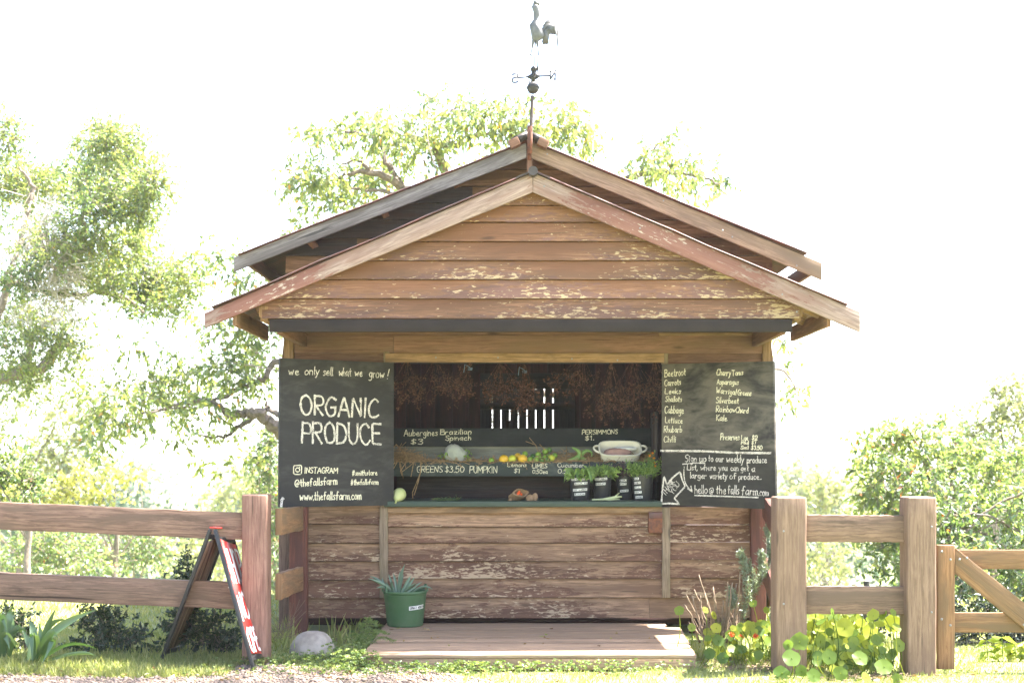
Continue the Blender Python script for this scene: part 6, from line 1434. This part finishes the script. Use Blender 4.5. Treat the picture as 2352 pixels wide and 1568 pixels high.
def disc_leaf(mb, c, r, n, rnd, k=11):
    n = nrm(n); a = nrm(np.cross(n, [.3, .2, 1])); b_ = np.cross(n, a); t = np.arange(k) * 2 * math.pi / k + rng.random() * 6; rr = r * (1 + .07 * np.cos(t * 5) + rng.normal(0, .03, k))
    V = [c - n * r * .12] + [c + a * math.cos(q) * w + b_ * math.sin(q) * w + n * rng.normal(0, r * .07) for q, w in zip(t, rr)]
    mb.add(V, [[0, i + 1, (i + 1) % k + 1] for i in range(k)], None, rnd)
def nasturtium(label, spots, seed, flowers=(), big=()):
    global rng; keep = rng; rng = np.random.default_rng(seed); c0 = np.mean([[s[0], s[1]] for s in spots], 0)
    e = empty('nasturtium_patch', (c0[0], c0[1], 0), label, 'plant', 'nasturtium patches by the right fence'); mb, sm, fl = MB(), MB(), MB()
    for (x, y, sx, sy, h, n) in spots:
        for _ in range(n):
            gx_, gy_ = x + rng.normal(0, sx), y + rng.normal(0, sy); z = h * rng.random() ** .7 * math.exp(-.5 * ((gx_ - x) / (sx * 1.9)) ** 2) + .03; r = rng.uniform(.018, .044); c = np.array([gx_, gy_, z])
            if abs(gx_ - 2.06) < .15 and gy_ < 10.05 or gx_ > 2.84: continue
            disc_leaf(mb, c, r, [rng.normal(0, .45), -.75 + rng.normal(0, .4), .5], np.clip(rng.normal(.62 + .12 * (y > 10) , .26), 0, 1)); q = c + [rng.normal(0, .07), rng.normal(0, .05), 0]; q[2] = -.01; sm.tube(catmull([q, (q + c) / 2 + [rng.normal(0, .03), 0, .02], c - [0, 0, .004]], 3), .0028, 4, caps=False)  # leaves farther back get a lighter colour, imitating strong sun on them
    for (px_, py_, r, Y, nx, rn_) in big:
        c = P(px_, py_, Y); disc_leaf(mb, c, r * .56 * Y / F, [nx + rng.normal(0, .2), -.85 + rng.normal(0, .15), .38 + rng.normal(0, .15)], rn_, 14); q = c + [rng.normal(0, .06), .05, 0]; q[2] = -.01; sm.tube(catmull([q, (q + c) / 2 + [.03, 0, .02], c], 4), .0035, 4, caps=False)
    mb.build('leaves', M['leaf_nast'], e, smooth=True, flat=True); sm.build('stems', M['leaf_nast'], e)
    for (px_, py_, Y) in flowers:
        c = P(px_, py_, Y); t = np.arange(7) * .9; fl.leaves(np.repeat([c], 7, 0), np.stack([np.cos(t), -.6 + 0 * t, np.sin(t)], 1), .028, .026)
    if flowers: fl.build('flowers', M['nastflower'], e)
    rng = keep
nasturtium('nasturtiums with a few red flowers spilling over the corner of the step platform', [(1.85, 10.25, .16, .16, .30, 60), (2.1, 10.3, .14, .2, .26, 44), (1.62, 10.35, .08, .12, .34, 9)], 3, [(1680, 1456, 10.1), (1735, 1459, 10.1), (1702, 1462, 10.1)], [(1560, 1401, 21, 10.3, -.3, .5), (1589, 1440, 17, 10.25, .1, .6), (1645, 1441, 24, 10.1, .1, 1), (1650, 1470, 26, 10.0, .2, .25), (1626, 1465, 16, 10.0, -.4, .3), (1700, 1440, 17, 10.15, .2, .55), (1745, 1448, 24, 10.2, .1, .3), (1620, 1400, 16, 10.35, .6, .8), (1640, 1412, 18, 10.35, .5, .9), (1630, 1500, 24, 9.95, .1, .1), (1730, 1385, 17, 10.4, -.4, .6), (1760, 1400, 14, 10.3, .3, .8), (1705, 1490, 18, 10.0, 0, .2), (1660, 1510, 24, 9.95, 0, .1)])
nasturtium('sunlit bed of bright nasturtiums under the rails between the right posts', [(2.3, 10.3, .16, .25, .42, 150), (2.65, 10.3, .18, .3, .48, 190), (2.9, 10.2, .14, .3, .38, 110), (2.45, 9.75, .2, .14, .22, 90)], 4, (), [(1837, 1472, 37, 9.5, .1, .55), (1810, 1480, 22, 9.5, -.6, .35), (1818, 1510, 38, 9.4, .1, .3), (1840, 1540, 26, 9.35, .1, .3), (1795, 1545, 34, 9.5, 0, .1), (1905, 1508, 32, 9.4, .1, .35), (1870, 1550, 30, 9.3, .3, .3), (1885, 1470, 26, 9.7, .2, .6), (1912, 1405, 18, 9.6, .9, .5), (1940, 1440, 40, 9.9, 0, 1), (2000, 1450, 36, 9.9, .1, .95), (2050, 1430, 36, 10, -.1, 1), (1975, 1510, 34, 9.5, .2, .5), (2030, 1530, 36, 9.4, 0, .45), (2065, 1480, 30, 9.7, .3, .7), (1930, 1545, 30, 9.3, -.1, .4), (2060, 1560, 26, 9.35, -.1, .5), (1990, 1555, 26, 9.3, .3, .6)])
mb = MB(); e = empty('leafy_weed', P(2305, 1560, 10.4) * [1, 1, 0], 'pale green leafy weed growing below the gate rails on the far right', 'plant')
for (px_, h) in ((2270, 1470), (2305, 1462), (2335, 1480), (2360, 1470)):
    q = catmull([P(px_ + 6, 1585, 10.4), P(px_, 1530, 10.4), P(px_ - 4, h, 10.4)], 5); MB.tube(mb, q, .004, 5, rnd=.6)
    for i in range(3, len(q)):
        for s_ in (-1, 1): mb.leaves(q[i][None], np.array([[s_ * .9, -.4, -.25 + rng.normal(0, .2)]]), .12, .05, rnd=rng.uniform(.5, 1, 1))
mb.build('foliage', M['leaf_nast'], e)

# ------------------------------------------------------------------ grass, clover, gravel stones, litter
def scatter(n, x0, x1, y0, y1, keep):
    x = rng.uniform(x0, x1, n); y = rng.uniform(y0, y1, n); m_ = keep(x, y); return x[m_], y[m_]
def far_edge(x):
    f = 9.95 + .12 * np.sin(x * 2.3) + .07 * np.sin(x * 6.1 + 1); f = np.where(x < -2.1, 9.62 + .05 * np.sin(x * 5), f); return np.where(x > -.75, 9.95 - (x + .75) * .9, f)
def free(x, y):
    return ~((x > -1.13) & (x < 1.45) & (y > 9.95)) & ~((np.abs(x - .15) < 2.1) & (y > 11.9))
def blades(n, x, y, h, w, lean=.5, rn=None):
    m_ = len(x); p = np.stack([x, y, ground_z(x, y) - .004], 1); d = np.stack([rng.normal(0, lean, m_), rng.normal(0, lean, m_), np.ones(m_)], 1); return p, d, h * rng.uniform(.5, 1.3, m_), w
mb = MB()
def patchy(x, y): return (np.sin(x * 3.1 + 1) * np.sin(y * 4.3) + np.sin(x * 7.7) * np.sin(y * 6.1 + 2) * .6) 
x, y = scatter(60000, -4.4, 4.4, 9.2, 12.2, lambda x, y: free(x, y) & ((x > -.35) | (y > far_edge(x) + rng.normal(0, .06, len(x)))) & (rng.random(len(x)) < .62 + .3 * patchy(x, y)))
p, d, L_, W_ = blades(0, x, y, .05, .006, .55); mb.leaves(p, d, L_, W_, rnd=np.clip(.45 + .2 * patchy(x * 1.3, y * 1.1) + rng.normal(0, .2, len(x)), 0, 1))
x, y = scatter(9000, -4.4, -1.9, 9.55, 10.4, lambda x, y: y > far_edge(x) - .05); p, d, L_, W_ = blades(0, x, y, .075, .006, .6); mb.leaves(p, d, L_, W_, rnd=np.clip(.5 + rng.normal(0, .2, len(x)), 0, 1))
x, y = scatter(1500, -4.4, -.3, 9.2, 10.0, lambda x, y: (y < far_edge(x)) & (patchy(x * 1.7, y * 1.9) > .45)); p, d, L_, W_ = blades(0, x, y, .035, .005, .7); mb.leaves(p, d, L_, W_, rnd=rng.random(len(x)))
x, y = scatter(50000, -9, 9, 12.2, 17.5, lambda x, y: (np.abs(x - .15) > 2.1) | (y > 16)); p, d, L_, W_ = blades(0, x, y, .07, .012, .6); mb.leaves(p, d, L_, W_, rnd=np.clip(.6 + .2 * patchy(x, y) + rng.normal(0, .2, len(x)), 0, 1))
tag(mb.build('grass', M['grass']), 'short green lawn grass around the stall and behind the fences', kind='stuff')
mb = MB()
for (cx_, cy_, s_, n, h) in ((640, 1500, .10, 60, .16), (655, 1480, .08, 50, .20), (800, 1490, .06, 26, .22), (805, 1450, .05, 16, .26), (765, 1475, .05, 14, .24), (620, 1525, .15, 60, .08), (560, 1520, .2, 90, .08), (330, 1515, .3, 160, .10), (440, 1520, .3, 160, .10), (60, 1535, .25, 120, .10), (1000, 1500, .5, 60, .09), (1300, 1505, .5, 90, .09), (1480, 1510, .4, 60, .08), (1800, 1540, .2, 60, .08)):
    Y = HZ * F / (cy_ - HY); x = (cx_ - CX) * Y / F + rng.normal(0, s_, n); y = Y + rng.normal(0, min(s_, .08), n); p, d, L_, W_ = blades(0, x, y, h, .008, .35); mb.leaves(p, d, L_, W_, rnd=rng.uniform(.3, .9, n))
tag(mb.build('tall_grass', M['grass']), 'taller grass tufts by the posts, boulder and platform edge', kind='stuff')
mb = MB()
def clov(n, cx_, cy_, sx, sy, h):
    for _ in range(n):
        x = cx_ + rng.normal(0, sx); y = cy_ + rng.normal(0, sy); z = h * rng.random() + .01
        if -1.12 < x < 1.4 and y > 9.93: y = 9.93 - abs(rng.normal(0, .06))
        c = np.array([x, y, z]); t = rng.random() * 6 + np.arange(3) * 2.09
        mb.leaves(np.repeat([c], 3, 0), np.stack([np.cos(t), np.sin(t) - .2, np.full(3, .35)], 1), .02, .018, rnd=np.repeat(rng.random(), 3))
clov(380, -.4, 9.86, .55, .08, .07); clov(320, -1.25, 10.1, .12, .22, .14); clov(170, .7, 9.84, .4, .07, .08); clov(260, -1.7, 10.2, .25, .14, .07); clov(300, -1.0, 9.75, .5, .1, .05); clov(160, -1.15, 10.9, .07, .3, .16)
tag(mb.build('clover', M['clover']), 'clover and chickweed creeping along the front edge of the platform', kind='stuff')
e = empty('fern_weed', P(825, 1470, 10.6) * [1, 1, 0], 'feathery fern leaved weed arching over the left end of the platform', 'plant'); mb = MB()
for (tx, ty) in ((800, 1462), (830, 1440), (850, 1428), (870, 1436), (890, 1455), (905, 1470), (815, 1480)):
    q = catmull([P(835, 1500, 10.5), P((835 + tx) / 2, min(ty, 1470) - 6, 10.5), P(tx, ty, 10.5)], 8); mb.tube(q, .002, 4, caps=False)
    for i in range(3, len(q)):
        for s_ in (-1, 1): n_ = 3; mb.leaves(np.repeat(q[i][None], n_, 0), np.stack([s_ * .8 + rng.normal(0, .3, n_), -.3 + rng.normal(0, .3, n_), rng.normal(0, .4, n_)], 1), .035, .007, rnd=rng.random(n_))
mb.build('fronds', M['clover'], e)
mb = MB(); ico = np.array([[0, 0, 1], [.9, 0, .3], [.28, .85, .3], [-.72, .53, .3], [-.72, -.53, .3], [.28, -.85, .3], [0, 0, -.6]]); icf = np.array([[0, i, i % 5 + 1] for i in range(1, 6)] + [[6, i % 5 + 1, i] for i in range(1, 6)])
x, y = scatter(15000, -4.4, 0.2, 9.15, 10.1, lambda x, y: y < far_edge(x) + .03); s_ = rng.uniform(.004, .014, len(x)) * (1 + (rng.random(len(x)) < .05)); an = rng.random(len(x)) * 6.28
V = ico[None] * s_[:, None, None] * rng.uniform(.6, 1.4, (len(x), 1, 3)); V[:, :, 2] *= .7; ca, sa = np.cos(an)[:, None], np.sin(an)[:, None]; V = np.stack([V[:, :, 0] * ca - V[:, :, 1] * sa + x[:, None], V[:, :, 0] * sa + V[:, :, 1] * ca + y[:, None], V[:, :, 2] + ground_z(x, y)[:, None] + .008], -1)
mb.add(V.reshape(-1, 3), (icf[None] + np.arange(len(x))[:, None, None] * 7).reshape(-1, 3), None, np.repeat(rng.random(len(x)), 10))
tag(mb.build('gravel', M['pebble']), 'mixed brown and grey gravel stones on the path', kind='stuff')
mb = MB()
for (cx_, cy_, sx, sy, n) in ((210, 1525, .35, .06, 400), (1740, 1535, .25, .1, 500), (700, 1470, .25, .15, 160), (1680, 1520, .2, .1, 200), (2000, 1560, .3, .1, 200)):
    Y = HZ * F / (cy_ - HY); a = np.stack([(cx_ - CX) * Y / F + rng.normal(0, sx, n), Y + rng.normal(0, sy, n), rng.uniform(.005, .03, n)], 1); dd = rng.normal(size=(n, 3)) * [1, 1, .15]; dd /= np.linalg.norm(dd, axis=1)[:, None]; mb.sticks(a - dd * .025, a + dd * .025, .004)
tag(mb.build('bark_mulch', M['stem']), 'loose brown bark mulch under the shrubs and nasturtiums', kind='stuff')

mb = MB(); x = np.concatenate([rng.uniform(-1.1, 1.4, 26), rng.uniform(-3.8, 3.8, 150)]); y = np.concatenate([rng.uniform(9.98, 11.7, 26), rng.uniform(9.25, 9.92, 150)]); z = np.concatenate([np.full(26, .124), np.full(150, .035)]); n_ = len(x)
mb.leaves(np.stack([x, y, z], 1), np.stack([rng.normal(size=n_), rng.normal(size=n_), rng.normal(0, .12, n_)], 1), rng.uniform(.025, .06, n_), .02, rnd=rng.random(n_))
tag(mb.build('leaf_litter', M['litter']), 'scattered fallen brown and yellow leaves on the platform and grass', kind='stuff')

# overhead cables, far right
for k, (ya, yb, lb) in enumerate(((968, 815, 'thin overhead cable crossing the white sky at the right, topmost'), (985, 850, 'thin overhead cable at the right, between the topmost and the lowest'), (1010, 905, 'thin overhead cable at the right, lowest, just above the bush'))):
    mb = MB(); a, b = P(1700, ya + 30, 85), P(2700, yb - 90, 70); mb.tube([a + (b - a) * q - np.array([0, 0, 4 * q * (1 - q) * .8]) for q in np.linspace(-.4, 1.4, 20)], .012, 5)
    tag(mb.build('overhead_cable', M['cable']), lb, 'cable', 'overhead cables')

# ------------------------------------------------------------------ summer haze
mb = MB(); x0, x1, y0, y1, z0, z1 = -5100, 5100, -500, 5100, -17.5, 104
mb.add([[x0, y0, z0], [x1, y0, z0], [x1, y1, z0], [x0, y1, z0], [x0, y0, z1], [x1, y0, z1], [x1, y1, z1], [x0, y1, z1]], [[0, 3, 2, 1], [4, 5, 6, 7], [0, 1, 5, 4], [1, 2, 6, 5], [2, 3, 7, 6], [3, 0, 4, 7]])
hm = bpy.data.materials.new('pale_air'); hm.use_nodes = True; hn = hm.node_tree; hn.nodes.remove(hn.nodes['Principled BSDF'])
pv = hn.nodes.new('ShaderNodeVolumePrincipled'); pv.inputs['Color'].default_value = (.93, .96, 1, 1); pv.inputs['Density'].default_value = .0004; pv.inputs['Anisotropy'].default_value = .3
hn.links.new(pv.outputs[0], hn.nodes['Material Output'].inputs['Volume'])
hz = mb.build('haze', hm); hz['kind'] = 'stuff'; hz['label'] = 'pale summer haze in the valley air'
